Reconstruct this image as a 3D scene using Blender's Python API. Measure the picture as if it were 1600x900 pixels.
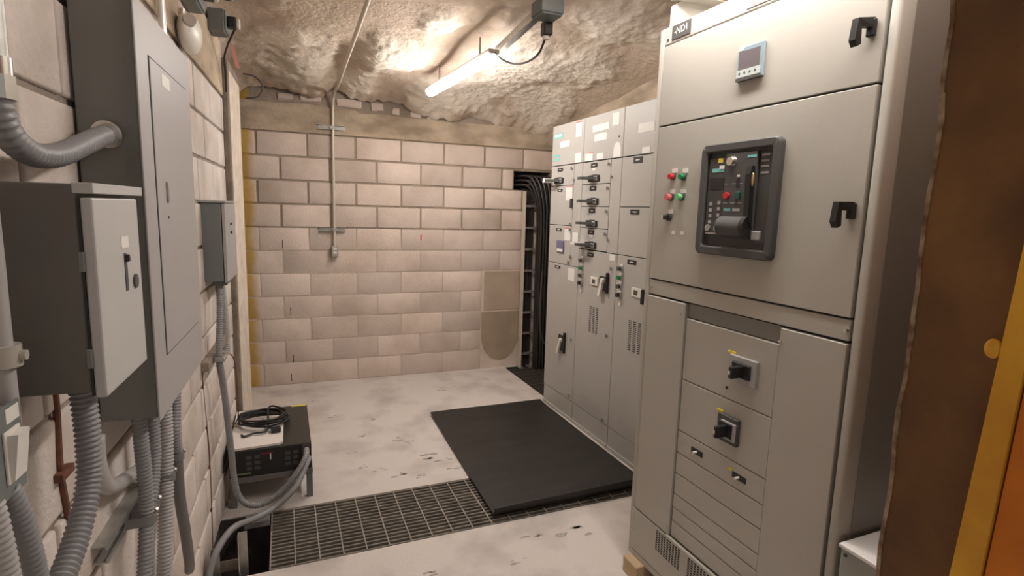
import bpy, bmesh, math, random
from mathutils import Vector, Matrix, noise
for o in list(bpy.data.objects): bpy.data.objects.remove(o)
SC = bpy.context.scene
COL = SC.collection
random.seed(7)

# ------------------------------------------------------------------ camera
cam_d = bpy.data.cameras.new('camera'); cam = bpy.data.objects.new('camera', cam_d); COL.objects.link(cam)
fw = Vector((0.38264, 0.91290, -0.14212)); rt = Vector((0.92345, -0.38270, 0.02803)); up = rt.cross(fw)
m = Matrix((rt, up, -fw)).transposed().to_4x4(); m.translation = (0, 0, 1.606)
cam.matrix_world = m
cam_d.sensor_width = 36; cam_d.lens = 19.17; cam_d.clip_start = 0.02
SC.camera = cam
# ------------------------------------------------------------------ world and exposure
w = bpy.data.worlds.new('world'); SC.world = w; w.use_nodes = True
w.node_tree.nodes['Background'].inputs[0].default_value = (1.0, 0.90, 0.80, 1)
w.node_tree.nodes['Background'].inputs[1].default_value = 0.13
SC.view_settings.view_transform = 'Standard'; SC.view_settings.look = 'None'
SC.view_settings.gamma = 1; SC.view_settings.use_curve_mapping = False
SC.view_settings.exposure = 1.45
LAMP_POWER = 27.0
LAMP_COL = (1.0, 0.93, 0.87, 1)

# ------------------------------------------------------------------ materials
MATS = {}
def mat(name, col, rough=0.5, metal=0.0, col2=None, scale=8.0, bump=0.0, bscale=60.0, rand=0.0, emit=None, detail=6.0, lo=0.35, hi=0.65, spec=None, stretch=None):
    if name in MATS: return MATS[name]
    M = bpy.data.materials.new(name); M.use_nodes = True
    nt = M.node_tree; N = nt.nodes; Lk = nt.links; p = N['Principled BSDF']
    p.inputs['Roughness'].default_value = rough; p.inputs['Metallic'].default_value = metal
    p.inputs['Base Color'].default_value = (*col, 1)
    if spec is not None: p.inputs['Specular IOR Level'].default_value = spec
    if emit:
        p.inputs['Emission Color'].default_value = emit[0]; p.inputs['Emission Strength'].default_value = emit[1]
    geo = N.new('ShaderNodeNewGeometry'); vec = geo.outputs['Position']
    if stretch:
        mp = N.new('ShaderNodeMapping'); mp.inputs['Scale'].default_value = stretch; Lk.new(vec, mp.inputs[0]); vec = mp.outputs[0]
    out = None
    if col2 is not None:
        n = N.new('ShaderNodeTexNoise'); n.inputs['Scale'].default_value = scale; n.inputs['Detail'].default_value = detail
        Lk.new(vec, n.inputs['Vector'])
        r = N.new('ShaderNodeMapRange'); r.inputs[1].default_value = lo; r.inputs[2].default_value = hi; Lk.new(n.outputs[0], r.inputs[0])
        mx = N.new('ShaderNodeMix'); mx.data_type = 'RGBA'
        mx.inputs[6].default_value = (*col, 1); mx.inputs[7].default_value = (*col2, 1); Lk.new(r.outputs[0], mx.inputs[0])
        out = mx.outputs[2]; Lk.new(out, p.inputs['Base Color'])
    if rand:
        oi = N.new('ShaderNodeObjectInfo'); r2 = N.new('ShaderNodeMapRange')
        r2.inputs[3].default_value = 1 - rand; r2.inputs[4].default_value = 1 + rand * 0.45; Lk.new(oi.outputs['Random'], r2.inputs[0])
        vm = N.new('ShaderNodeVectorMath'); vm.operation = 'SCALE'
        if out: Lk.new(out, vm.inputs[0])
        else: vm.inputs[0].default_value = col
        Lk.new(r2.outputs[0], vm.inputs['Scale']); out = vm.outputs[0]; Lk.new(out, p.inputs['Base Color'])
    if bump:
        n2 = N.new('ShaderNodeTexNoise'); n2.inputs['Scale'].default_value = bscale; n2.inputs['Detail'].default_value = 8
        Lk.new(geo.outputs['Position'], n2.inputs['Vector'])
        b = N.new('ShaderNodeBump'); b.inputs['Strength'].default_value = bump; b.inputs['Distance'].default_value = 0.01
        Lk.new(n2.outputs[0], b.inputs['Height']); Lk.new(b.outputs[0], p.inputs['Normal'])
    MATS[name] = M; M['out'] = 1
    return M
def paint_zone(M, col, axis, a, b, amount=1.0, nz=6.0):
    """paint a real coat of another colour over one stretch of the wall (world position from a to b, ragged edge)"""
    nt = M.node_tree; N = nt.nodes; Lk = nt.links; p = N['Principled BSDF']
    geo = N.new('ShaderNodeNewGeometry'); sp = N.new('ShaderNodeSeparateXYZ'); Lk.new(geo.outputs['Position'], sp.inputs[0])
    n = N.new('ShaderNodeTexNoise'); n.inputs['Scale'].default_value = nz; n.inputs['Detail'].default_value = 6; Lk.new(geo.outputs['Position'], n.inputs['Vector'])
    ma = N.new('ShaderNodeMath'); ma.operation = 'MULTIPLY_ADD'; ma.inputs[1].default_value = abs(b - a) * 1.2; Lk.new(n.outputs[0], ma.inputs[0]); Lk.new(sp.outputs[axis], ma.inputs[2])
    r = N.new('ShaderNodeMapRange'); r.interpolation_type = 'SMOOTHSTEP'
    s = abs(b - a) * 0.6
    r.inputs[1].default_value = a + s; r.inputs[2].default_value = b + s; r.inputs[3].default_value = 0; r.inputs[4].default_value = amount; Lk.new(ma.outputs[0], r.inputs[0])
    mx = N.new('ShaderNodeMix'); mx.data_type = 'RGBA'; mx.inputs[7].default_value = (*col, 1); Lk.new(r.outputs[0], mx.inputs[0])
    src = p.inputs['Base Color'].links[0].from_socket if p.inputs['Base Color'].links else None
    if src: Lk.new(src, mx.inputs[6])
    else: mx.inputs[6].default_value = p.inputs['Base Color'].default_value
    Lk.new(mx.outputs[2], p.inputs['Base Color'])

YEL = (0.50, 0.30, 0.02)
m_block = mat('concrete_block', (0.77, 0.65, 0.575), 0.9, col2=(0.60, 0.49, 0.41), scale=3.0, bump=0.35, bscale=90, rand=0.17, lo=0.38, hi=0.72)
paint_zone(m_block, YEL, 0, -0.20, -0.28, 0.85)
m_blockl = mat('whitewashed_block', (0.76, 0.69, 0.64), 0.9, col2=(0.50, 0.42, 0.36), scale=4.0, bump=0.35, bscale=80, rand=0.10, lo=0.4, hi=0.75)
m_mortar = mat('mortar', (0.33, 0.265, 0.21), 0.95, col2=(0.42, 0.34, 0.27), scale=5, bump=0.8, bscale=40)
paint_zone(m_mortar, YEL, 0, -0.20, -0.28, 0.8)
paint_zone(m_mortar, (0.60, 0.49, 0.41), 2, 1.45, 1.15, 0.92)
m_mortarl = mat('mortar_left', (0.24, 0.20, 0.17), 0.95, col2=(0.40, 0.34, 0.29), scale=5, bump=0.8, bscale=40)
m_beam = mat('beam_concrete', (0.58, 0.475, 0.36), 0.95, col2=(0.33, 0.26, 0.19), scale=3.0, bump=0.5, bscale=35, lo=0.38, hi=0.66, stretch=(1, 1, 2.2))
m_patch = mat('plaster_patch', (0.50, 0.40, 0.31), 0.9, col2=(0.44, 0.345, 0.265), scale=5, bump=0.15)
m_patch2 = mat('plaster_patch_damp', (0.41, 0.32, 0.24), 0.9, col2=(0.35, 0.27, 0.20), scale=5, bump=0.15)
m_floor = mat('floor_concrete', (0.66, 0.605, 0.565), 0.75, col2=(0.44, 0.40, 0.37), scale=3.2, bump=0.15, bscale=50, lo=0.47, hi=0.74, detail=14)
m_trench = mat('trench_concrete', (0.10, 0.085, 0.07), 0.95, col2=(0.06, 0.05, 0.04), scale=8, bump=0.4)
m_post = mat('post_concrete', (0.20, 0.165, 0.13), 0.95, col2=(0.29, 0.245, 0.20), scale=9, bump=0.7, bscale=45)
m_postl = mat('post_pale', (0.74, 0.66, 0.57), 0.9, col2=(0.60, 0.52, 0.43), scale=14, bump=0.4, bscale=45)  # paler tone for the inner face of the post
m_steel = mat('grey_paint_steel', (0.40, 0.385, 0.385), 0.42, col2=(0.38, 0.365, 0.365), scale=3, bump=0.03, bscale=260)
m_steeld = mat('grey_enclosure', (0.205, 0.205, 0.195), 0.5, col2=(0.18, 0.178, 0.165), scale=3, bump=0.03, bscale=260)
m_boxdoor = mat('light_grey_door', (0.52, 0.51, 0.50), 0.45, col2=(0.50, 0.49, 0.48), scale=5)
m_slate = mat('slate_box_paint', (0.17, 0.19, 0.185), 0.5)
m_mcc = mat('mcc_paint', (0.46, 0.44, 0.41), 0.42, col2=(0.44, 0.42, 0.39), scale=2, bump=0.03, bscale=250)
m_sb = mat('switchboard_paint', (0.455, 0.435, 0.39), 0.45, col2=(0.435, 0.415, 0.37), scale=2, bump=0.04, bscale=220)
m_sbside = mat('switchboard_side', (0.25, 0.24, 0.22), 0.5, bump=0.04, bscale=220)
m_gap = mat('dark_gap', (0.03, 0.03, 0.03), 0.8)
m_black = mat('black_plastic', (0.018, 0.017, 0.017), 0.45)
m_char = mat('charcoal_plastic', (0.075, 0.073, 0.070), 0.5)
m_char2 = mat('breaker_face', (0.055, 0.056, 0.052), 0.5)
m_rubber = mat('rubber_mat', (0.014, 0.012, 0.010), 0.5, col2=(0.024, 0.021, 0.018), scale=2.5, bump=0.15, bscale=140, stretch=(1.0, 4.0, 1.0))
m_white = mat('white_label', (0.78, 0.76, 0.72), 0.6)
m_whitep = mat('white_plastic', (0.76, 0.73, 0.66), 0.4)
m_teal = mat('teal_print', (0.20, 0.55, 0.52), 0.6)
m_redp = mat('red_print', (0.70, 0.12, 0.10), 0.6)
m_red = mat('red_button', (0.60, 0.02, 0.03), 0.3)
m_redpale = mat('pale_red_lens', (0.65, 0.14, 0.16), 0.3)
m_green = mat('green_button', (0.01, 0.22, 0.07), 0.3)
m_greenpale = mat('pale_green_lens', (0.16, 0.50, 0.22), 0.3)
m_yellow = mat('yellow_sticker', (0.80, 0.66, 0.05), 0.6)
m_gold = mat('brass_metal', (0.75, 0.58, 0.28), 0.3, 0.9)
m_chrome = mat('bright_metal', (0.72, 0.70, 0.66), 0.25, 1.0)
m_galv = mat('galvanised_steel', (0.52, 0.51, 0.48), 0.45, 0.75, col2=(0.40, 0.39, 0.36), scale=20)
m_flex = mat('grey_conduit_jacket', (0.27, 0.265, 0.27), 0.42)
m_flexd = mat('dark_grey_jacket', (0.15, 0.145, 0.14), 0.45)
m_pvc = mat('light_grey_pvc', (0.44, 0.42, 0.41), 0.45)
m_emt = mat('cream_conduit', (0.66, 0.60, 0.50), 0.4, 0.2)
m_rust = mat('rusty_strap', (0.19, 0.075, 0.045), 0.8, col2=(0.12, 0.05, 0.03), scale=40, bump=0.3)
m_grate = mat('weathered_grating', (0.27, 0.24, 0.20), 0.75, 0.2, col2=(0.15, 0.13, 0.11), scale=14, bump=0.2)
m_gratec = mat('grating_cross_rod', (0.40, 0.36, 0.31), 0.7, 0.2, col2=(0.26, 0.235, 0.20), scale=30)
m_grateback = mat('dark_grating', (0.10, 0.085, 0.07), 0.8, 0.2)
m_wood = mat('pale_timber', (0.55, 0.40, 0.25), 0.8, col2=(0.44, 0.31, 0.18), scale=12, stretch=(1, 0.15, 1), bump=0.2)
m_brown = mat('brown_painted_jamb', (0.125, 0.054, 0.015), 0.6, col2=(0.24, 0.115, 0.032), scale=5.0, bump=0.5, bscale=30, lo=0.40, hi=0.72)
m_chip = mat('chipped_plaster_edge', (0.42, 0.33, 0.22), 0.9, col2=(0.16, 0.09, 0.05), scale=35)
m_doory = mat('yellow_door_paint', (0.88, 0.47, 0.03), 0.5, col2=(0.66, 0.30, 0.02), scale=6)
m_dooro = mat('orange_door_paint', (0.85, 0.25, 0.006), 0.5, col2=(0.52, 0.14, 0.008), scale=5)
m_cable = mat('brown_black_jacket', (0.035, 0.031, 0.027), 0.45)  # even dark brown base colour for all the drop cables
m_pink = mat('pink_tape', (0.78, 0.38, 0.34), 0.7)
m_purple = mat('violet_relay', (0.17, 0.15, 0.26), 0.4)
m_screen = mat('meter_screen', (0.16, 0.14, 0.15), 0.2)
m_meter = mat('meter_case', (0.50, 0.56, 0.55), 0.4)
m_meterf = mat('meter_blue_grey', (0.26, 0.34, 0.38), 0.4)
m_clear = mat('translucent_coupling', (0.46, 0.43, 0.38), 0.3)
m_led = mat('lit_diffuser', (0.9, 0.9, 0.9), 0.4, emit=(LAMP_COL, LAMP_POWER))
m_stain = mat('floor_stain', (0.30, 0.27, 0.25), 0.8, col2=(0.50, 0.455, 0.42), scale=30)
m_photo = mat('dark_photo_sticker', (0.22, 0.19, 0.20), 0.5, col2=(0.5, 0.45, 0.45), scale=30)

# ------------------------------------------------------------------ helpers
WL = {}
def bmn(): return bmesh.new()
def box(bm, x0, x1, y0, y1, z0, z1, bev=0.0, seg=1):
    r = bmesh.ops.create_cube(bm, size=1.0)
    vs = r['verts']
    for v in vs: v.co = Vector(((x0 + x1) / 2 + v.co.x * (x1 - x0), (y0 + y1) / 2 + v.co.y * (y1 - y0), (z0 + z1) / 2 + v.co.z * (z1 - z0)))
    if bev > 0:
        es = list({e for v in vs for e in v.link_edges})
        bmesh.ops.bevel(bm, geom=es, offset=bev, segments=seg, affect='EDGES', profile=0.5)
    return bm
def cyl(bm, p0, p1, r0, r1=None, seg=16):
    p0 = Vector(p0); p1 = Vector(p1); d = p1 - p0
    r = bmesh.ops.create_cone(bm, cap_ends=True, segments=seg, radius1=r0, radius2=r0 if r1 is None else r1, depth=d.length)
    M = Matrix.Translation((p0 + p1) / 2) @ d.to_track_quat('Z', 'Y').to_matrix().to_4x4()
    for v in r['verts']: v.co = M @ v.co
    return bm
def sphere(bm, c, r, sx=1, sy=1, sz=1, seg=16):
    q = bmesh.ops.create_uvsphere(bm, u_segments=seg, v_segments=seg // 2 + 2, radius=r)
    for v in q['verts']: v.co = Vector((c[0] + v.co.x * sx, c[1] + v.co.y * sy, c[2] + v.co.z * sz))
    return bm
def poly(bm, pts, ext):
    """flat polygon (list of 3-D points) extruded by vector ext"""
    a = [bm.verts.new(p) for p in pts]; b = [bm.verts.new(Vector(p) + Vector(ext)) for p in pts]
    bm.faces.new(a); bm.faces.new(b[::-1])
    for i in range(len(a)): bm.faces.new((a[i], b[i], b[(i + 1) % len(a)], a[(i + 1) % len(a)]))
    bmesh.ops.recalc_face_normals(bm, faces=bm.faces)
    return bm
def catmull(pts, step):
    P = [Vector(p) for p in pts]; P = [P[0] * 2 - P[1]] + P + [P[-1] * 2 - P[-2]]
    out = []
    for i in range(1, len(P) - 2):
        for k in range(24):
            t = k / 24; a, b, c, d = P[i - 1], P[i], P[i + 1], P[i + 2]
            out.append(0.5 * ((2 * b) + (c - a) * t + (2 * a - 5 * b + 4 * c - d) * t * t + (3 * b - a - 3 * c + d) * t ** 3))
    out.append(P[-2])
    res = [out[0]]; acc = 0.0
    for i in range(1, len(out)):
        seg = (out[i] - out[i - 1]).length
        if seg < 1e-9: continue
        d = step - acc
        while d <= seg:
            res.append(out[i - 1].lerp(out[i], d / seg)); d += step
        acc = seg - (d - step)
    if (res[-1] - out[-1]).length > step * 0.3: res.append(out[-1])
    return res
def tube(bm, path, r, seg=12):
    n = len(path); rr = r if isinstance(r, (list, tuple)) else [r] * n
    T = [(path[min(i + 1, n - 1)] - path[max(i - 1, 0)]).normalized() for i in range(n)]
    u = T[0].orthogonal().normalized(); rings = []
    for i in range(n):
        u = (u - T[i] * u.dot(T[i])).normalized(); v = T[i].cross(u)
        rings.append([bm.verts.new(path[i] + (u * math.cos(2 * math.pi * k / seg) + v * math.sin(2 * math.pi * k / seg)) * rr[i]) for k in range(seg)])
    for i in range(n - 1):
        for k in range(seg): bm.faces.new((rings[i][k], rings[i][(k + 1) % seg], rings[i + 1][(k + 1) % seg], rings[i + 1][k]))
    bm.faces.new(rings[0][::-1]); bm.faces.new(rings[-1])
    return bm
def pipe(bm, pts, r, step=0.02, seg=12): return tube(bm, catmull(pts, step), r, seg)
def ribbed(bm, pts, r, pitch=0.010, seg=12):
    path = catmull(pts, pitch / 4)
    return tube(bm, path, [r * (1.0, 1.0, 0.84, 0.84)[i % 4] for i in range(len(path))], seg)
def obj(name, bm, material, parent=None, smooth=False, T=None, autosm=True):
    """bmesh in world coordinates (or mapped there by T) -> one mesh object, origin at its base"""
    if T is not None: bm.transform(T)
    me = bpy.data.meshes.new(name)
    bmesh.ops.recalc_face_normals(bm, faces=bm.faces)
    c = [v.co for v in bm.verts]
    lo = Vector([min(v[i] for v in c) for i in range(3)]); hi = Vector([max(v[i] for v in c) for i in range(3)])
    org = Vector(((lo.x + hi.x) / 2, (lo.y + hi.y) / 2, lo.z))
    bm.transform(Matrix.Translation(-org)); bm.to_mesh(me); bm.free()
    o = bpy.data.objects.new(name, me); COL.objects.link(o); me.materials.append(material)
    if smooth:
        me.shade_smooth()
        if autosm: me.set_sharp_from_angle(angle=math.radians(40))
    WL[o] = org
    if parent is not None: o.parent = parent; o.location = org - WL[parent]
    else: o.location = org
    return o
def tag(o, label, cat, group=None):
    o['label'] = label; o['category'] = cat
    if group: o['group'] = group
    return o
def thing(name, label, cat, loc, group=None):
    o = bpy.data.objects.new(name, None); COL.objects.link(o); o.location = loc; o.empty_display_size = 0.1
    WL[o] = Vector(loc); tag(o, label, cat, group); return o
def struct(name, bm, material, T=None, smooth=False):
    o = obj(name, bm, material, None, smooth, T); o['kind'] = 'structure'; return o
def inst(src, name, parent, loc, rotz=0.0, scale=None):
    o = bpy.data.objects.new(name, src); COL.objects.link(o); o.parent = parent
    o.location = Vector(loc) - WL[parent]; o.rotation_euler = (0, 0, rotz)
    if scale: o.scale = scale
    return o
def text_mesh(s, size):
    cu = bpy.data.curves.new('lettering', 'FONT'); cu.body = s; cu.size = size; cu.align_x = 'CENTER'; cu.align_y = 'CENTER'; cu.extrude = 0.0004
    t = bpy.data.objects.new('lettering', cu); COL.objects.link(t); dg = bpy.context.evaluated_depsgraph_get()
    me = bpy.data.meshes.new_from_object(t.evaluated_get(dg)); bpy.data.objects.remove(t); bpy.data.curves.remove(cu)
    bm = bmesh.new(); bm.from_mesh(me); bpy.data.meshes.remove(me); return bm

# left wall frame: (distance from wall, along wall, height);  back wall frame: (along wall, into wall, height)
A_L = -0.0415; A_B = -0.0237
ML = Matrix.Translation((-0.4675, 0, 0)) @ Matrix.Rotation(A_L, 4, 'Z')
MB = Matrix.Translation((0, 5.1065, 0)) @ Matrix.Rotation(A_B, 4, 'Z')
def LW(n, s, z): return ML @ Vector((n, s, z))
def BW(s, n, z): return MB @ Vector((s, n, z))

# ================================================================== SETTING
# ---- floor with the two open trenches
TX0, TX1, TY0, TY1 = -0.352, 1.98, 2.425, 2.935
GX0, GX1, GY0, GY1 = 2.05, 2.52, 4.03, 5.03
b = bmn()
for q in ((-1.0, 2.6, -0.6, TY0), (TX1, 2.6, TY0, TY1), (-1.0, TX0, TY0, TY1), (-1.0, 2.6, TY1, GY0), (-1.0, GX0, GY0, 5.2), (GX0, 2.6, GY1, 5.2), (GX1, 2.6, GY0, GY1)):
    box(b, q[0], q[1], q[2], q[3], -0.42, 0)
floor = struct('floor', b, m_floor)
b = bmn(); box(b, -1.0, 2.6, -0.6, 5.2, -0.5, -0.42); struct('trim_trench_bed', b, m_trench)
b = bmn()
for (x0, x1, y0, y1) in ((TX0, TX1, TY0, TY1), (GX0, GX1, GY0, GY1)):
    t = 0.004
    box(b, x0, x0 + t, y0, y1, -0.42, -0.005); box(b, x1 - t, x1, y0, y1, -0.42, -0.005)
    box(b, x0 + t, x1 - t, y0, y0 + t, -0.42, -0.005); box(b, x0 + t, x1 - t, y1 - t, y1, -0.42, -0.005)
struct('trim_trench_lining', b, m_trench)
# scuffs worn into the floor paint
rs = random.Random(21)
def stain(cx, cy, r):
    for k in range(4):
        bb = bmn(); n = 9; pts = []; q0 = r * rs.uniform(0.18, 0.5); ox = rs.uniform(-1.6, 1.6) * r; oy = rs.uniform(-0.9, 0.9) * r; st = rs.uniform(1.2, 2.4)
        for i in range(n):
            a = 2 * math.pi * i / n; q = q0 * rs.uniform(0.45, 1.1)
            pts.append((cx + ox + q * st * math.cos(a), cy + oy + q * 0.8 * math.sin(a), 0.0003))
        poly(bb, pts, (0, 0, 0.0005)); obj('floor_scuff', bb, m_stain, floor)
for (cx, cy, r) in ((0.30, 4.20, 0.035), (0.26, 4.12, 0.02), (0.62, 4.05, 0.03), (0.50, 3.75, 0.03), (0.68, 3.62, 0.04), (0.75, 3.55, 0.03), (0.42, 3.30, 0.03), (0.85, 3.30, 0.045), (0.90, 3.22, 0.03),
                    (0.60, 3.12, 0.05), (0.50, 3.22, 0.03), (0.72, 3.05, 0.035), (0.36, 3.52, 0.02), (1.25, 4.55, 0.035), (1.38, 4.6, 0.02), (1.05, 4.75, 0.02), (1.1, 2.28, 0.04), (1.3, 2.22, 0.05), (0.55, 2.15, 0.03), (0.95, 2.1, 0.03), (0.95, 3.1, 0.03), (0.2, 4.6, 0.02), (1.72, 4.72, 0.04)):
    stain(cx, cy, r)

# ---- back wall: mortar bed, blocks, lintel, plaster patches
b = bmn()
HX0, HX1, HZ0, HZ1 = 2.105, 2.50, 1.80, 1.985
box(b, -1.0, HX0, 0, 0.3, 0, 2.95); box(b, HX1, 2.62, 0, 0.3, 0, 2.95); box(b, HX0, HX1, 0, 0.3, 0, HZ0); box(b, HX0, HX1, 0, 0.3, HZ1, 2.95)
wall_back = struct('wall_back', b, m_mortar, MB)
b = bmn(); box(b, HX0 - 0.02, HX1 + 0.02, 0.30, 0.33, HZ0 - 0.02, HZ1 + 0.02); obj('recess_back', b, m_gap, wall_back, T=MB)
def block_mesh(l, h, d=0.03, bev=0.006):
    bb = bmn(); box(bb, -l / 2, l / 2, -d, 0, 0, h, bev, 2)
    me = bpy.data.meshes.new('block'); bb.to_mesh(me); bb.free(); me.materials.append(m_block); me.shade_smooth(); me.set_sharp_from_angle(angle=math.radians(50)); return me
BM = {}
def bshared(l, h, mtl):
    k = (round(l, 3), round(h, 3), mtl.name)
    if k not in BM:
        me = block_mesh(l, h); me.materials.clear(); me.materials.append(mtl); BM[k] = me
    return BM[k]
rb = random.Random(3)
for k in range(11):
    z0 = 0.2 * k; off = 0.2 if k % 2 == 0 else -0.02
    gap = 0.016 if k >= 7 else 0.006
    pr = 0.008 if k >= 7 else 0.0025
    xs = [-1.0] + [off + 0.4 * i for i in range(-3, 8) if -0.9 < off + 0.4 * i < 2.5] + [2.6]
    for i in range(len(xs) - 1):
        x0, x1 = xs[i], xs[i + 1]
        if k <= 4:
            if x0 > 1.7: continue
            x1 = min(x1, 1.79)
        if k == 9:
            if x0 > 2.05: continue
            x1 = min(x1, 2.10)
        if x1 - x0 < 0.05: continue
        j = rb.uniform(-0.006, 0.006)
        inst(bshared(x1 - x0 - gap, 0.2 - gap, m_block), 'block', wall_back, BW((x0 + x1) / 2 + j * 0.4, 0.03 - pr + rb.uniform(-0.0015, 0.0015), z0 + gap / 2), A_B)
# rendered strip at the foot of the cable shaft and its two newer patches
b = bmn(); box(b, 1.795, 2.60, -0.002, 0.02, 0.0, 1.0); obj('render_strip', b, m_block, wall_back, T=MB)
b = bmn(); box(b, 1.82, 2.20, -0.007, 0.01, 0.60, 0.995, 0.003); obj('plaster_patch', b, m_patch, wall_back, T=MB)
b = bmn(); pts = [(1.80, -0.007, 0.585)]
for i in range(13):
    a = math.pi * i / 12; pts.append((2.0 - 0.20 * math.cos(a) + 0.005 * math.sin(i * 3), -0.007, 0.34 - 0.26 * math.sin(a)))
pts.append((2.20, -0.007, 0.585)); poly(b, pts, (0, 0.015, 0)); obj('plaster_patch', b, m_patch2, wall_back, T=MB)
# lintel with ragged top and crumbled block pieces above it
b = bmn(); n = 70; pts = []
for i in range(n + 1):
    x = -1.0 + 3.6 * i / n
    pts.append((x, -0.016, 2.40 + 0.02 * noise.noise(Vector((x * 3, 1, 0))) + (0.03 if x < 0.6 else 0)))
pts += [(2.6, -0.016, 2.205), (-1.0, -0.016, 2.205)]
poly(b, pts, (0, 0.03, 0)); obj('lintel_beam', b, m_beam, wall_back, T=MB)
for (x, z, l, h) in ((-0.02, 2.46, 0.12, 0.05), (0.16, 2.47, 0.16, 0.06), (0.45, 2.45, 0.20, 0.06), (0.74, 2.435, 0.10, 0.07), (0.92, 2.42, 0.07, 0.05), (1.08, 2.41, 0.10, 0.045), (1.24, 2.40, 0.08, 0.03)):
    bb = bmn(); box(bb, x, x + l, -0.014, 0.01, z, z + h, 0.006, 1)
    for v in bb.verts: v.co += Vector((rb.uniform(-.008, .008), 0, rb.uniform(-.008, .008)))
    obj('broken_block', bb, m_block, wall_back, T=MB)
b = bmn(); box(b, 1.18, 1.193, -0.006, 0.0, 1.295, 1.35, 0.004, 2); obj('red_mark', b, m_redp, wall_back, T=MB)
for (x, z, l) in ((0.03, 0.63, 0.006), (-0.02, 1.22, 0.006), (0.02, 0.03, 0.006), (0.04, 0.2, 0.006)):
    bb = bmn(); box(bb, x, x + l, -0.0045, 0.0, z, z + 0.07); obj('open_joint', bb, m_gap, wall_back, T=MB)

# ---- left wall with its own blocks, tie beam and end post
b = bmn(); box(b, -0.3, 0, -0.35, 3.66, 0, 3.0); wall_left = struct('wall_left', b, m_mortarl, ML)
for k in range(11):
    z0 = 0.2 * k; off = 2.80 if k % 2 == 0 else 3.0
    ys = sorted([off + 0.4 * i for i in range(-7, 3) if 0.1 < off + 0.4 * i < 3.6] + [3.66])
    for i in range(len(ys) - 1):
        y0, y1 = ys[i], ys[i + 1]
        if y1 - y0 < 0.06: continue
        gap = 0.014
        me = bshared(y1 - y0 - gap, 0.2 - gap, m_blockl)
        inst(me, 'block', wall_left, LW(-0.021 + rb.uniform(-.002, .002), (y0 + y1) / 2, z0 + gap / 2), A_L + math.pi / 2)
b = bmn(); box(b, -0.01, 0.012, -0.3, 3.66, 2.21, 2.50, 0.004); obj('tie_beam', b, m_beam, wall_left, T=ML)
b = bmn(); box(b, -0.20, 0.042, 3.66, 4.18, 0, 2.42, 0.008, 2)
for v in b.verts: v.co += Vector((0.003 * noise.noise(v.co * 9), 0, 0))
post = struct('wall_end_post', b, m_post, ML)
b = bmn(); box(b, 0.040, 0.045, 3.68, 4.18, 0, 2.36, 0.002); obj('pale_face', b, m_postl, post, T=ML)
b = bmn(); box(b, -1.05, -0.95, 3.6, 5.3, 0, 3.0); struct('wall_recess', b, m_post)
# ---- right wall and the brown doorway jamb beside the camera
b = bmn(); box(b, 2.53, 2.75, 0.2, 5.2, 0, 3.0); struct('wall_right', b, m_beam)
b = bmn(); ny = 60
# jamb reveal: rough plastered return, its inner corner chipped
prof = []
for i in range(ny + 1):
    z = -0.0 + 3.0 * i / ny
    prof.append((z, 0.550 + 0.008 * noise.noise(Vector((0, 3, z * 9))) + 0.004 * noise.noise(Vector((5, 1, z * 31)))))
vs = []
for z, y in prof:
    vs.append([b.verts.new(p) for p in ((0.93, -0.35, z), (0.93, y - 0.004, z), (0.936, y, z), (2.6, y, z), (2.6, -0.35, z))])
for i in range(ny):
    for j in range(5):
        b.faces.new((vs[i][j], vs[i][(j + 1) % 5], vs[i + 1][(j + 1) % 5], vs[i + 1][j]))
b.faces.new(vs[0][::-1]); b.faces.new(vs[-1])
jamb = struct('wall_front', b, m_brown)
b = bmn()
for i in range(ny):
    z, y = prof[i]; z2, y2 = prof[i + 1]
    wv = 0.0016 + 0.003 * max(0, noise.noise(Vector((2, 7, z * 14))))
    vv = [b.verts.new(p) for p in ((0.9288, y - 0.004 - wv, z), (0.9288, y + 0.001, z), (0.9288, y2 + 0.001, z2), (0.9288, y2 - 0.004 - wv, z2))]
    v2 = [b.verts.new(v.co + Vector((0.004, 0, 0))) for v in vv]
    b.faces.new(vv); b.faces.new(v2[::-1])
    for k in range(4): b.faces.new((vv[k], v2[k], v2[(k + 1) % 4], vv[(k + 1) % 4]))
ch = obj('chipped_edge', b, m_chip, jamb)
# yellow steel door frame fixed to the jamb
b = bmn(); pts = [(0.930, 0.445, 0.95), (0.930, 0.435, 1.10), (0.930, 0.413, 1.53), (0.930, 0.385, 2.15), (0.930, 0.355, 2.15), (0.930, 0.385, 1.53), (0.930, 0.40, 1.10), (0.930, 0.408, 0.95)]
poly(b, [(x - 0.02, y, z) for x, y, z in pts], (0.02, 0, 0)); door = struct('door_1', b, m_doory)
b = bmn(); pts = [(0.915, 0.405, 0.95), (0.915, 0.397, 1.10), (0.915, 0.382, 1.53), (0.915, 0.352, 2.15), (0.915, 0.12, 2.15), (0.915, 0.12, 0.95)]
poly(b, pts, (0.015, 0, 0)); obj('door_leaf', b, m_dooro, door)
b = bmn(); sphere(b, (0.915, 0.428, 1.432), 0.012, 0.8, 0.9, 1.2); obj('hinge_knob', b, m_doory, door, True)

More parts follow.
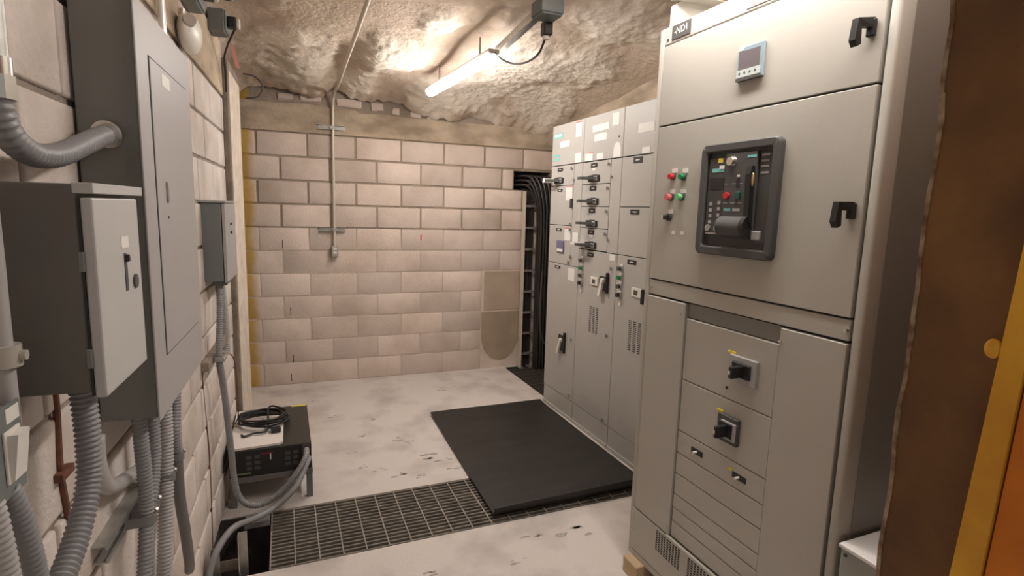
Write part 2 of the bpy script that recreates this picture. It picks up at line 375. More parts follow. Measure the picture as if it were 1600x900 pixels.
# ---- ceiling: sprayed concrete over rock
PATCH = ((0.19, 4.57, 0.30), (0.02, 4.0, 0.22), (0.72, 4.15, 0.27), (0.93, 3.42, 0.13), (1.62, 4.0, 0.40), (0.55, 4.85, 0.22), (1.55, 4.55, 0.32), (2.02, 3.80, 0.34), (1.95, 3.0, 0.28), (1.25, 4.75, 0.25), (2.15, 4.6, 0.3), (0.3, 2.0, 0.4), (1.5, 1.8, 0.4))
def ceil_mask(x, y):
    mk = 0.0
    for px, py, pr in PATCH:
        d = math.hypot((x - px), (y - py) * 0.8) / pr
        mk = max(mk, 1.25 - d)
    if y > 4.4: mk -= 0.5 * math.exp(-((x - 0.42) / 0.10) ** 2)
    mk += 0.55 * noise.noise(Vector((x * 4.2, y * 3.2, 4.4))) + 0.25 * noise.noise(Vector((x * 13, y * 11, 8.1)))
    return min(1, max(0, mk * 1.6))
def ceil_base(x, y):
    z = 2.60 + 0.085 * (5.0 - y)
    z += 0.055 * noise.noise(Vector((x * 1.5, y * 1.2, 0.3))) + 0.035 * noise.noise(Vector((x * 3.5, y * 2.6, 5.3)))
    if y > 4.5:
        f = min(1, max(0, (x - 0.9) / 0.6)); z -= (0.06 + 0.11 * f) * ((y - 4.5) / 0.55) ** 2
    if y > 4.2: z += 0.06 * math.exp(-((x - 0.42) / 0.12) ** 2) * min(1, (y - 4.2) / 0.3)
    if x > 1.8: z -= 0.16 * ((x - 1.8) / 0.7) ** 2
    if x < 0.0: z -= 0.10 * min(1, (-x) / 0.4) ** 2
    return z
me = bpy.data.meshes.new('ceiling'); V = []; F = []; CM = []
XS = [-1.0 + 3.6 * i / 260 for i in range(261)]
YS = [-0.4 + 0.06 * i for i in range(40)] + [1.99 + 0.0125 * i for i in range(246)]
for y in YS:
    for x in XS:
        mk = ceil_mask(x, y); z = ceil_base(x, y)
        rough = 0.5 + 0.5 * noise.noise(Vector((x * 22, y * 18, 2.2))) + 0.5 * noise.noise(Vector((x * 47, y * 40, 6.0)))
        z -= mk * (0.022 + 0.014 * rough) + 0.004 * noise.noise(Vector((x * 30, y * 30, 1)))
        if y > 4.88: z -= 0.05 * max(0, noise.noise(Vector((x * 5, 0.5, 9)))) + 0.02 * noise.noise(Vector((x * 17, y * 9, 3)))
        V.append((x, y, z)); CM.append(mk)
W_ = len(XS)
for j in range(len(YS) - 1):
    for i in range(W_ - 1):
        a = j * W_ + i; F.append((a, a + W_, a + W_ + 1, a + 1))
nv = len(V)
me.from_pydata(V, [], F); me.update(); me.shade_smooth()
at = me.attributes.new('sprayed', 'FLOAT', 'POINT'); at.data.foreach_set('value', CM)
M = bpy.data.materials.new('sprayed_concrete'); M.use_nodes = True; nt = M.node_tree; N = nt.nodes; Lk = nt.links; p = N['Principled BSDF']; p.inputs['Roughness'].default_value = 0.95
an = N.new('ShaderNodeAttribute'); an.attribute_name = 'sprayed'
geo = N.new('ShaderNodeNewGeometry')
n1 = N.new('ShaderNodeTexNoise'); n1.inputs['Scale'].default_value = 2.3; n1.inputs['Detail'].default_value = 7; Lk.new(geo.outputs['Position'], n1.inputs['Vector'])
mr = N.new('ShaderNodeMapRange'); mr.inputs[1].default_value = 0.4; mr.inputs[2].default_value = 0.66; Lk.new(n1.outputs[0], mr.inputs[0])
mx = N.new('ShaderNodeMix'); mx.data_type = 'RGBA'; mx.inputs[6].default_value = (0.53, 0.43, 0.335, 1); mx.inputs[7].default_value = (0.64, 0.52, 0.42, 1); Lk.new(mr.outputs[0], mx.inputs[0])
m2 = N.new('ShaderNodeMix'); m2.data_type = 'RGBA'; m2.inputs[7].default_value = (0.84, 0.76, 0.66, 1); Lk.new(an.outputs['Fac'], m2.inputs[0]); Lk.new(mx.outputs[2], m2.inputs[6]); Lk.new(m2.outputs[2], p.inputs['Base Color'])
n2 = N.new('ShaderNodeTexNoise'); n2.inputs['Scale'].default_value = 45; n2.inputs['Detail'].default_value = 8; Lk.new(geo.outputs['Position'], n2.inputs['Vector'])
bp = N.new('ShaderNodeBump'); bp.inputs['Strength'].default_value = 0.6; bp.inputs['Distance'].default_value = 0.012; Lk.new(n2.outputs[0], bp.inputs['Height']); Lk.new(bp.outputs[0], p.inputs['Normal'])
me.materials.append(M)
ceiling = bpy.data.objects.new('ceiling', me); COL.objects.link(ceiling); ceiling['kind'] = 'structure'; WL[ceiling] = Vector((0, 0, 0))
b = bmn(); box(b, -1.1, 2.8, -0.45, 5.4, 3.02, 3.12); struct('ceiling_slab', b, m_beam)

# ================================================================== LIGHT FITTINGS
def led_fitting(p0, p1, label):
    p0 = Vector(p0); p1 = Vector(p1); c = (p0 + p1) / 2; L_ = (p1 - p0).length; ang = math.atan2(p1.y - p0.y, p1.x - p0.x)
    T = Matrix.Translation(c) @ Matrix.Rotation(ang, 4, 'Z')
    t = thing('batten_light', label, 'ceiling light', (c.x, c.y, c.z - 0.05), 'weatherproof ceiling battens')
    b = bmn(); box(b, -L_ / 2, L_ / 2, -0.036, 0.036, 0.012, 0.042, 0.006, 2); obj('housing', b, m_whitep, t, True, T)
    b = bmn(); n = 10; pts = []
    for i in range(n + 1):
        a = math.pi * i / n; pts.append((-L_ / 2 + 0.012, 0.040 * math.cos(a), 0.012 - 0.042 * math.sin(a)))
    poly(b, pts, (L_ - 0.024, 0, 0)); obj('diffuser', b, m_led, t, True, T)
    for s in (-1, 1):
        b = bmn(); cyl(b, (s * L_ * 0.32, 0, 0.04), (s * L_ * 0.32, 0, 0.16), 0.006, seg=8); obj('hanger', b, m_galv, t, True, T)
    return t
led_fitting((1.093, 4.391, 2.50), (1.175, 3.176, 2.50), 'lit white batten light hanging under the rough ceiling')
led_fitting((1.235, 1.90, 2.58), (1.285, 0.68, 2.58), 'lit batten light above the doorway end of the room')
# support channel, junction box, plug and lead of the light
b = bmn(); T = Matrix.Translation((1.222, 2.89, 2.575)) @ Matrix.Rotation(math.atan2(0.818, 0.063), 4, 'Z')
box(b, -0.43, 0.43, -0.02, 0.02, 0.018, 0.022); box(b, -0.43, 0.43, -0.02, -0.016, -0.018, 0.018); box(b, -0.43, 0.43, 0.016, 0.02, -0.018, 0.018)
tag(obj('strut_channel', b, m_galv, None, False, T), 'dull metal support channel along the ceiling beyond the batten light', 'channel')
t = thing('junction_box', 'slate grey junction box on the ceiling by the batten light', 'electrical box', (1.165, 2.43, 2.50))
b = bmn(); box(b, 1.10, 1.215, 2.37, 2.49, 2.50, 2.565, 0.006, 2); obj('housing', b, m_slate, t)
b = bmn(); box(b, 1.105, 1.21, 2.375, 2.485, 2.492, 2.50, 0.002); obj('lid', b, m_slate, t)
b = bmn(); cyl(b, (1.16, 2.40, 2.563), (1.155, 2.2, 2.72), 0.012); obj('feed_conduit', b, m_galv, t, True)
t = thing('power_plug', 'black plug hanging from the ceiling junction box', 'plug', (1.185, 2.50, 2.42))
b = bmn(); box(b, 1.165, 1.21, 2.47, 2.52, 2.435, 2.497, 0.006, 2); obj('plug_body', b, m_black, t)
b = bmn(); cyl(b, (1.187, 2.50, 2.42), (1.187, 2.50, 2.436), 0.016); obj('collar', b, m_whitep, t, True)
b = bmn(); pipe(b, [(1.187, 2.50, 2.43), (1.205, 2.62, 2.385), (1.215, 2.80, 2.385), (1.21, 2.98, 2.42), (1.19, 3.10, 2.47), (1.178, 3.175, 2.52)], 0.0055, seg=8)
tag(obj('power_lead', b, m_black, None, True), 'black lead looping from ceiling plug to the batten light', 'cable')


# ================================================================== MOTOR CONTROL CENTRE
XF = 2.0
def fb(name, y0, y1, z0, z1, proud, mtl, parent, back=0.0, bev=0.0, xf=XF):
    """box standing proud of the front plane X = xf"""
    bb = bmn(); box(bb, xf - proud, xf + back, min(y0, y1), max(y0, y1), z0, z1, bev, 2 if bev else 1); return obj(name, bb, mtl, parent)
def knob(name, y, z, r, d, mtl, parent, xf=XF, seg=14, r1=None):
    bb = bmn(); cyl(bb, (xf, y, z), (xf - d, y, z), r, r1, seg); return obj(name, bb, mtl, parent, True)
def nameplate(y0, y1, z0, z1, parent, xf=XF):
    q = fb('nameplate', y0, y1, z0, z1, 0.003, m_black, parent, xf=xf); w_ = abs(y1 - y0)
    ym, zm = (y0 + y1) / 2, (z0 + z1) / 2
    fb('legend', ym - w_ * 0.22, ym + w_ * 0.22, zm - 0.003, zm + 0.003, 0.0036, m_white, q, xf=xf)
    return q
def latch(y, z, parent, xf=XF):
    bb = bmn(); cyl(bb, (xf, y, z), (xf - 0.012, y, z), 0.008, seg=10); box(bb, xf - 0.016, xf - 0.010, y - 0.004, y + 0.004, z - 0.014, z + 0.012); return obj('latch', bb, m_galv, parent, True)
def door_panel(name, y0, y1, z0, z1, parent, mtl=m_mcc):
    bb = bmn(); g = 0.0022; box(bb, XF, XF + 0.014, min(y0, y1) + g, max(y0, y1) - g, z0 + g, z1 - g, 0.002); return obj(name, bb, mtl, parent)
def vent(y0, y1, z0, z1, cols, rows, parent, mtl=m_gap, xf=XF, h=0.45, wd=0.62):  # raised boxes as slots; the near-black default paints the shade inside
    bb = bmn(); dy = (y1 - y0) / cols; dz = (z1 - z0) / rows
    for i in range(cols):
        for j in range(rows):
            yc = y0 + dy * (i + 0.5); zc = z0 + dz * (j + 0.5)
            box(bb, xf - 0.0008, xf + 0.004, yc - abs(dy) * wd / 2, yc + abs(dy) * wd / 2, zc - dz * h / 2, zc + dz * h / 2)
    o = obj('vent_slots', bb, mtl, parent); o['kind'] = 'stuff'; return o
def disconnect(y, z, parent, long=0.06):
    """flat black breaker handle sticking out of the unit door, y,z = centre of its bezel"""
    bb = bmn(); box(bb, XF - 0.010, XF, y - 0.075, y + 0.075, z - 0.022, z + 0.022, 0.004); h = obj('handle_bezel', bb, m_black, parent)
    bb = bmn(); poly(bb, [(XF - 0.008, y - 0.055, z - 0.008), (XF - 0.008, y + 0.045, z - 0.008), (XF - 0.085, y + 0.085, z - 0.008), (XF - 0.085, y + 0.045, z - 0.008)], (0, 0, 0.018)); obj('lever', bb, m_char, h)
    fb('position_tab', y - 0.052, y - 0.012, z - 0.014, z + 0.014, 0.0115, m_white, h)
    fb('scale', y - 0.03, y + 0.03, z + 0.022, z + 0.027, 0.006, m_char, h)
    return h
def rotary_handle(y, z, parent, h=0.115, lean=0.03):
    bb = bmn(); box(bb, XF - 0.014, XF, y - 0.055, y + 0.045, z - h / 2, z + h / 2, 0.006, 2); q = obj('handle_plate', bb, m_black, parent)
    bb = bmn(); box(bb, XF - 0.022, XF, y - 0.062, y - 0.048, z - h / 2 - 0.01, z + h / 2 + 0.03, 0.003); obj('interlock', bb, m_black, q)
    bb = bmn(); poly(bb, [(XF - 0.03, y - 0.03 , z + 0.035), (XF - 0.03, y - 0.002, z + 0.04), (XF - 0.03, y + lean + 0.008, z - 0.085), (XF - 0.03, y + lean - 0.022, z - 0.09)], (0.016, 0, 0)); obj('lever', bb, m_whitep, q)
    knob('pivot', y - 0.014, z + 0.02, 0.016, 0.034, m_whitep, q); return q
def pilot_column(y, z0, z1, parent):
    fb('pilot_strip', y - 0.022, y + 0.022, z1 - 0.03, z0 + 0.03, 0.002, m_steel, parent)
    for i, mt in enumerate((m_char, m_green, m_char, m_black)):
        zz = z0 + (z1 - z0) * i / 3
        q = knob('pilot_button', y, zz, 0.018, 0.014, m_chrome, parent); knob('button_cap', y, zz - 0.002, 0.014, 0.030, mt, q)
        fb('button_legend', y - 0.016, y + 0.016, zz + 0.017, zz + 0.028, 0.004, m_white, q)
    knob('lock', y - 0.002, z1 - 0.062, 0.011, 0.006, m_white, parent)
def section(y1, y0, label):
    t = thing('motor_control_section', label, 'electrical cabinet', (2.25, (y0 + y1) / 2, 0), 'motor control sections along the right wall')
    bb = bmn(); box(bb, XF + 0.014, 2.50, y0 + 0.0015, y1 - 0.0015, 0.0, 2.268, 0.002); obj('enclosure', bb, m_mcc, t)
    bb = bmn(); box(bb, XF + 0.011, XF + 0.0145, y0 + 0.006, y1 - 0.006, 0.16, 2.262); obj('door_recess', bb, m_gap, t)
    bb = bmn(); box(bb, XF + 0.002, XF + 0.014, y0 + 0.003, y1 - 0.003, 0.0, 0.156, 0.002); obj('kick_plate', bb, m_mcc, t)
    door_panel('header_door', y0, y1, 1.957, 2.267, t)
    bb = bmn(); box(bb, XF - 0.006, XF + 0.012, y0 + 0.004, y1 - 0.004, 0.0, 0.026); obj('base_channel', bb, m_mcc, t)
    return t
# section A: farthest
S1 = section(4.016, 3.515, 'farthest motor control section, beside the black cable drop')
w1 = door_panel('wireway_door', 3.515, 3.643, 1.196, 1.955, S1)
for z in (1.84, 1.265): latch(3.632, z, w1)
fb('paper_tag', 3.62, 3.536, 1.364, 1.451, 0.003, m_white, w1)
hd = [o for o in S1.children if o.name.startswith('header_door')][0]
for (a, c_, z0, z1, mt) in ((3.987, 3.845, 2.166, 2.204, m_teal), (3.983, 3.884, 2.025, 2.04, m_teal), (3.983, 3.884, 1.998, 2.012, m_teal), (3.879, 3.725, 2.09, 2.136, m_white), (3.635, 3.552, 2.145, 2.245, m_white), (3.632, 3.545, 1.962, 2.03, m_white)):
    q = fb('label_plate', a, c_, z0, z1, 0.002, mt, hd)
fb('label_text', 3.975, 3.857, 2.178, 2.196, 0.0026, m_white, hd)
fb('tag_edge', 3.635, 3.552, 2.245, 2.252, 0.002, m_redp, hd)
d = door_panel('unit_door', 3.643, 4.016, 1.80, 1.955, S1); nameplate(3.904, 3.821, 1.911, 1.936, d); disconnect(3.875, 1.840, d); latch(3.672, 1.925, d)
fb('warning_tag', 4.02, 3.985, 1.828, 1.862, 0.075, m_white, d)
d = door_panel('unit_door', 3.643, 4.016, 1.497, 1.80, S1); nameplate(3.893, 3.814, 1.756, 1.775, d); fb('paper_tag', 3.753, 3.655, 1.686, 1.785, 0.002, m_white, d); fb('tag_edge', 3.753, 3.655, 1.785, 1.791, 0.002, m_redp, d); latch(3.66, 1.515, d)
fb('hasp', 3.655, 3.643, 1.63, 1.70, 0.02, m_char, d)
d = door_panel('unit_door', 3.643, 4.016, 1.196, 1.497, S1); nameplate(3.89, 3.803, 1.451, 1.472, d); fb('paper_tag', 3.751, 3.656, 1.384, 1.474, 0.002, m_white, d); fb('tag_edge', 3.751, 3.656, 1.474, 1.48, 0.002, m_redp, d)
q = fb('protection_relay', 3.862, 3.747, 1.287, 1.379, 0.012, m_purple, d, bev=0.004); fb('relay_keypad', 3.85, 3.755, 1.292, 1.315, 0.0128, m_white, q); latch(3.66, 1.47, d); latch(3.66, 1.22, d)
d = door_panel('lower_door', 3.515, 4.016, 0.158, 1.196, S1); nameplate(3.887, 3.801, 1.155, 1.177, d); fb('paper_tag', 3.667, 3.567, 1.083, 1.178, 0.002, m_white, d); rotary_handle(3.72, 0.578, d, 0.125, 0.04); latch(3.568, 0.639, d); latch(3.564, 0.199, d)
# section B: middle
S2 = section(3.515, 3.014, 'middle motor control section with four stacked breaker handles')
w2 = door_panel('wireway_door', 3.014, 3.142, 1.336, 1.955, S2)
for z in (1.84, 1.425): latch(3.125, z, w2)
hd = [o for o in S2.children if o.name.startswith('header_door')][0]
for (a, c_, z0, z1) in ((3.397, 3.19, 2.152, 2.197), (3.371, 3.212, 2.087, 2.135), (3.15, 3.07, 2.165, 2.245), (3.485, 3.38, 1.962, 2.012), (3.328, 3.242, 1.964, 2.004), (3.12, 3.036, 1.96, 2.02)):
    fb('label_plate', a, c_, z0, z1, 0.002, m_white, hd)
fb('tag_edge', 3.45, 3.385, 2.012, 2.018, 0.002, m_redp, hd); knob('screw', 3.065, 2.09, 0.006, 0.004, m_char, hd); knob('tag_top', 3.078, 2.02, 0.038, 0.0022, m_white, hd, seg=20)
zs = (1.955, 1.797, 1.643, 1.492, 1.340)
for i in range(4):
    d = door_panel('unit_door', 3.142, 3.515, zs[i + 1], zs[i], S2); nameplate(3.398, 3.315, zs[i] - 0.043, zs[i] - 0.013, d); disconnect(3.35, zs[i] - 0.118, d); latch(3.165, zs[i] - 0.03, d)
    if i in (0, 3): fb('sticker', 3.38, 3.335, zs[i] - 0.064, zs[i] - 0.047, 0.002, m_white, d)
    if i == 3: fb('warning_tag', 3.50, 3.44, zs[i] - 0.122, zs[i] - 0.108, 0.085, m_white, d)
d = door_panel('lower_door', 3.014, 3.515, 0.158, 1.336, S2); nameplate(3.388, 3.306, 1.292, 1.318, d); pilot_column(3.456, 1.258, 1.093, d); fb('sticker', 3.10, 3.036, 1.29, 1.33, 0.002, m_white, d)
q = fb('power_meter', 3.32, 3.226, 1.098, 1.155, 0.010, m_whitep, d, bev=0.003); fb('meter_display', 3.295, 3.255, 1.11, 1.14, 0.011, m_char, q)
rotary_handle(3.155, 1.125, d, 0.10, 0.03); latch(3.07, 1.238, d); latch(3.079, 0.78, d); latch(3.079, 0.183, d)
vent(3.335, 3.20, 0.755, 0.945, 3, 15, d); vent(3.41, 3.13, 0.185, 0.275, 8, 5, d, m_steel, h=0.4)
# section C: nearest visible
S3 = section(3.014, 2.513, 'nearest motor control section, with plain grey upper doors')
hd = [o for o in S3.children if o.name.startswith('header_door')][0]
fb('label_plate', 2.859, 2.70, 2.085, 2.14, 0.002, m_white, hd); fb('label_plate', 2.807, 2.73, 1.96, 1.998, 0.002, m_white, hd)
d = door_panel('unit_door', 2.513, 3.014, 1.643, 1.955, S3); nameplate(2.888, 2.80, 1.909, 1.946, d)
d = door_panel('unit_door', 2.513, 3.014, 1.336, 1.643, S3); nameplate(2.891, 2.80, 1.598, 1.628, d)
d = door_panel('lower_door', 2.513, 3.014, 0.158, 1.336, S3); nameplate(2.892, 2.80, 1.289, 1.316, d); pilot_column(2.954, 1.252, 1.08, d)
q = fb('power_meter', 2.822, 2.722, 1.092, 1.15, 0.010, m_whitep, d, bev=0.003); fb('meter_display', 2.795, 2.755, 1.105, 1.135, 0.011, m_char, q)
fb('door_handle', 2.712, 2.69, 1.06, 1.15, 0.02, m_black, d, bev=0.003)
vent(2.85, 2.70, 0.74, 0.94, 3, 16, d); vent(2.91, 2.70, 0.18, 0.27, 6, 5, d, m_steel, h=0.4)

# ================================================================== MAIN SWITCHBOARD
XB = 1.42; B0, B1 = 0.955, 1.92
SB = thing('switchboard', 'tall beige grey main switchboard with black breaker window', 'electrical cabinet', (1.8, 1.44, 0.075))
b = bmn(); box(b, XB + 0.02, 2.30, B0 + 0.004, B1, 0.075, 2.335, 0.004); obj('enclosure', b, m_sb, SB)
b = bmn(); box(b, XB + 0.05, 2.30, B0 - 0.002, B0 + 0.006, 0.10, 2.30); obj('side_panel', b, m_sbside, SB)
b = bmn(); box(b, XB + 0.0165, XB + 0.0205, 0.985, 1.885, 0.30, 2.30); obj('door_recess', b, m_gap, SB)
def sp(name, y0, y1, z0, z1, proud=0.0, mtl=m_sb, bev=0.002, parent=SB, g=0.002):
    bb = bmn(); box(bb, XB - proud, XB + 0.018, y0 + g, y1 - g, z0 + g, z1 - g, bev); return obj(name, bb, mtl, parent)
b = bmn(); box(b, XB - 0.002, XB + 0.06, B0, 0.984, 0.075, 2.335, 0.008, 3); obj('corner_post', b, m_sb, SB, True)
b = bmn(); box(b, XB - 0.001, XB + 0.06, 1.888, B1, 0.075, 2.335, 0.008, 3); obj('corner_post', b, m_sb, SB, True)
hp = sp('header_panel', 0.99, 1.888, 2.266, 2.335)
td = sp('upper_door', 0.99, 1.886, 1.955, 2.264, 0.003)
bd = sp('breaker_door', 0.99, 1.886, 1.337, 1.953, 0.003)
st = sp('trunking_strip', 0.99, 1.886, 1.272, 1.335, 0.0)
sp('side_cover', 1.65, 1.886, 0.302, 1.268, 0.004); rc = sp('side_cover', 0.99, 1.212, 0.302, 1.268, 0.004)
b = bmn(); box(b, XB + 0.012, XB + 0.018, 1.214, 1.648, 1.214, 1.268); obj('open_slot', b, m_sbside, SB)
zs = (1.212, 0.968, 0.758, 0.667, 0.580, 0.491, 0.432, 0.374, 0.306)
plates = [sp('cover_plate', 1.214, 1.648, zs[i + 1], zs[i], -0.004, bev=0.003, g=0.001) for i in range(8)]
kp = sp('kick_plate', 0.975, 1.90, 0.10, 0.30, 0.004)
b = bmn(); box(b, XB - 0.004, XB + 0.05, 0.965, 1.91, 0.075, 0.10); obj('plinth_rail', b, m_sb, SB)
vent(1.728, 1.572, 0.195, 0.287, 9, 9, kp, m_gap, XB - 0.004, 0.6, 0.6); vent(1.531, 1.375, 0.195, 0.287, 9, 9, kp, m_gap, XB - 0.004, 0.6, 0.6); vent(1.334, 1.178, 0.195, 0.287, 9, 9, kp, m_gap, XB - 0.004, 0.6, 0.6)
b = bmn(); box(b, XB - 0.012, XB, 1.66, 1.20, 0.296, 0.304); obj('lip', b, m_sb, kp)
for (y, z) in ((1.866, 1.301), (1.671, 1.222), (1.205, 1.224), (0.998, 1.304), (1.885, 0.255), (1.885, 0.195), (1.665, 0.335)):
    bb = bmn(); cyl(bb, (XB, y, z), (XB - 0.010, y, z), 0.005, seg=10); obj('screw', bb, m_chrome, SB, True)
# lifting lug on top
b = bmn(); pts = [(1.46, 1.915, 2.335), (1.46, 1.915, 2.43), (1.50, 1.905, 2.455), (1.75, 1.90, 2.455), (1.75, 1.90, 2.335)]
poly(b, pts, (0, -0.008, 0)); obj('lifting_lug', b, m_sb, SB)
b = bmn(); box(b, 1.455, 1.75, 1.83, 1.915, 2.452, 2.458, 0.002); obj('lug_flange', b, m_sb, SB)
# plates with lettering
np_ = fb('nameplate', 1.841, 1.735, 2.277, 2.328, 0.003, m_char, hp, xf=XB)
T = Matrix.Translation((XB - 0.0032, 1.788, 2.304)) @ Matrix(((0, 0, -1, 0), (-1, 0, 0, 0), (0, 1, 0, 0), (0, 0, 0, 1)))
obj('lettering', text_mesh('-ND1', 0.034), m_white, np_, T=T)
knob('rivet', 1.866, 2.285, 0.005, 0.003, m_char, hp, XB)
fb('photo_sticker', 1.466, 1.366, 2.277, 2.325, 0.002, m_photo, hp, xf=XB)
# power meter
XM = XB - 0.003
mt_ = fb('power_meter', 1.474, 1.366, 2.048, 2.155, 0.012, m_meterf, td, xf=XM, bev=0.003)
fb('screen', 1.466, 1.378, 2.083, 2.14, 0.0125, m_screen, mt_, xf=XM)
fb('keypad', 1.472, 1.372, 2.058, 2.082, 0.0128, m_meter, mt_, xf=XM)
fb('maker_plate', 1.470, 1.447, 2.143, 2.152, 0.0128, m_white, mt_, xf=XM)
fb('lower_bezel', 1.473, 1.37, 2.047, 2.057, 0.0135, m_char, mt_, xf=XM)
for i in range(4): fb('key', 1.462 - i * 0.022, 1.456 - i * 0.022, 2.068, 2.074, 0.0135, m_char, mt_, xf=XM)
def swing_handle(y, z, parent):
    bb = bmn(); box(bb, XM - 0.012, XM, y - 0.020, y + 0.004, z - 0.012, z + 0.032, 0.004, 2); h = obj('handle_base', bb, m_black, parent)
    bb = bmn(); poly(bb, [(XM - 0.008, y - 0.018, z + 0.034), (XM - 0.040, y + 0.004, z + 0.034), (XM - 0.044, y + 0.006, z - 0.02), (XM - 0.036, y + 0.004, z - 0.036), (XM - 0.028, y + 0.0, z - 0.030), (XM - 0.031, y + 0.0, z + 0.012), (XM - 0.008, y - 0.018, z + 0.010)], (0.0, 0.018, 0)); obj('lever', bb, m_black, h)
swing_handle(1.030, 2.085, td); swing_handle(1.028, 1.618, bd)
# breaker window
b = bmn()
def rrect(y0, y1, z0, z1, r, n=5):
    out = []
    for (cy, cz, a0) in ((y1 - r, z1 - r, 0), (y0 + r, z1 - r, 90), (y0 + r, z0 + r, 180), (y1 - r, z0 + r, 270)):
        for i in range(n + 1):
            a = math.radians(a0 + 90 * i / n); out.append((cy + r * math.cos(a), cz + r * math.sin(a)))
    return out
o_ = rrect(1.258, 1.600, 1.468, 1.852, 0.022); i_ = rrect(1.287, 1.570, 1.498, 1.824, 0.010)
rings = []
for (pts, x) in ((o_, XM), (o_, XM - 0.018), (rrect(1.262, 1.596, 1.472, 1.848, 0.020), XM - 0.022), (rrect(1.283, 1.574, 1.494, 1.828, 0.012), XM - 0.022), (i_, XM - 0.018), (i_, XM - 0.001)):
    rings.append([b.verts.new((x, y, z)) for y, z in pts])
nn = len(o_)
for k in range(5):
    for i in range(nn): b.faces.new((rings[k][i], rings[k][(i + 1) % nn], rings[k + 1][(i + 1) % nn], rings[k + 1][i]))
bez = obj('breaker_bezel', b, m_char, bd, True)
br = fb('breaker_face', 1.568, 1.289, 1.500, 1.822, 0.003, m_char2, bd, xf=XM)
XR = XM - 0.003
fb('trip_unit', 1.562, 1.482, 1.545, 1.805, 0.012, m_char2, br, xf=XR, bev=0.003)
fb('drive_cover', 1.480, 1.345, 1.535, 1.815, 0.016, m_char, br, xf=XR, bev=0.004)
fb('right_panel', 1.343, 1.292, 1.52, 1.812, 0.006, m_char, br, xf=XR, bev=0.003)
fb('yellow_label', 1.520, 1.497, 1.787, 1.802, 0.0128, m_yellow, br, xf=XR)
fb('display', 1.545, 1.488, 1.755, 1.768, 0.0128, m_teal, br, xf=XR)
fb('rating_plug', 1.510, 1.488, 1.765, 1.777, 0.0140, m_white, br, xf=XR)
fb('window', 1.552, 1.484, 1.695, 1.735, 0.0128, m_black, br, xf=XR)
bb = bmn(); cyl(bb, (XR - 0.014, 1.450, 1.787), (XR - 0.030, 1.450, 1.787), 0.020, 0.014); obj('key_lock', bb, m_chrome, br, True)
fb('teal_label', 1.385, 1.348, 1.795, 1.803, 0.0168, m_teal, br, xf=XR)
for z in (1.80, 1.782, 1.765, 1.745): fb('rating_line', 1.335, 1.305, z - 0.003, z + 0.003, 0.0068, m_steel, br, xf=XR)
bb = bmn(); cyl(bb, (XR - 0.015, 1.462, 1.674), (XR - 0.024, 1.462, 1.674), 0.0115); obj('off_button', bb, m_red, br, True)
fb('on_button', 1.425, 1.402, 1.662, 1.686, 0.021, mat('dark_green_button', (0.01, 0.09, 0.07), 0.4), br, xf=XR, bev=0.002)
fb('charge_flag', 1.424, 1.412, 1.735, 1.742, 0.0172, m_white, br, xf=XR); fb('status_window', 1.424, 1.410, 1.70, 1.732, 0.0168, m_black, br, xf=XR)
for y in (1.478, 1.445, 1.415): fb('printed_line', y - 0.020, y, 1.648, 1.651, 0.0165, m_steel, br, xf=XR); fb('printed_line', y - 0.018, y, 1.712, 1.714, 0.0165, m_steel, br, xf=XR)
fb('teal_label', 1.472, 1.442, 1.622, 1.631, 0.0168, m_teal, br, xf=XR); fb('grey_label', 1.432, 1.40, 1.622, 1.631, 0.0168, m_steel, br, xf=XR)
for i in range(4):
    fb('dial', 1.546, 1.533, 1.640 - i * 0.021, 1.652 - i * 0.021, 0.0135, m_steel, br, xf=XR); fb('dial', 1.507, 1.494, 1.644 - i * 0.021, 1.656 - i * 0.021, 0.0135, m_steel, br, xf=XR)
for y in (1.545, 1.502):
    bb = bmn(); cyl(bb, (XR - 0.011, y, 1.562), (XR - 0.017, y, 1.562), 0.012); obj('test_socket', bb, m_galv, br, True)
fb('terminal_strip', 1.556, 1.49, 1.540, 1.546, 0.015, m_steel, br, xf=XR)
bb = bmn(); cyl(bb, (XR - 0.010, 1.478, 1.570), (XR - 0.010, 1.372, 1.570), 0.036, seg=24); obj('spring_drum', bb, m_char, br, True)
bb = bmn(); cyl(bb, (XR - 0.012, 1.367, 1.572), (XR - 0.012, 1.348, 1.572), 0.040, seg=24); cl = obj('charging_hub', bb, m_black, br, True)
bb = bmn(); poly(bb, [(XR - 0.012, 1.345, 1.56), (XR - 0.034, 1.345, 1.60), (XR - 0.040, 1.345, 1.74), (XR - 0.034, 1.345, 1.766), (XR - 0.022, 1.345, 1.766), (XR - 0.016, 1.345, 1.60)], (0, 0.020, 0)); obj('charging_lever', bb, m_black, br)
bb = bmn(); bmesh.ops.create_icosphere(bb, subdivisions=2, radius=0.012)
for v in bb.verts: v.co = Vector((XR - 0.030 + v.co.x * 0.4, 1.343 + v.co.y * 0.55, 1.722 + v.co.z * 1.9))
obj('brass_clip', bb, m_gold, br, True)
fb('lower_knob', 1.345, 1.312, 1.53, 1.56, 0.016, m_steel, br, xf=XR, bev=0.004)
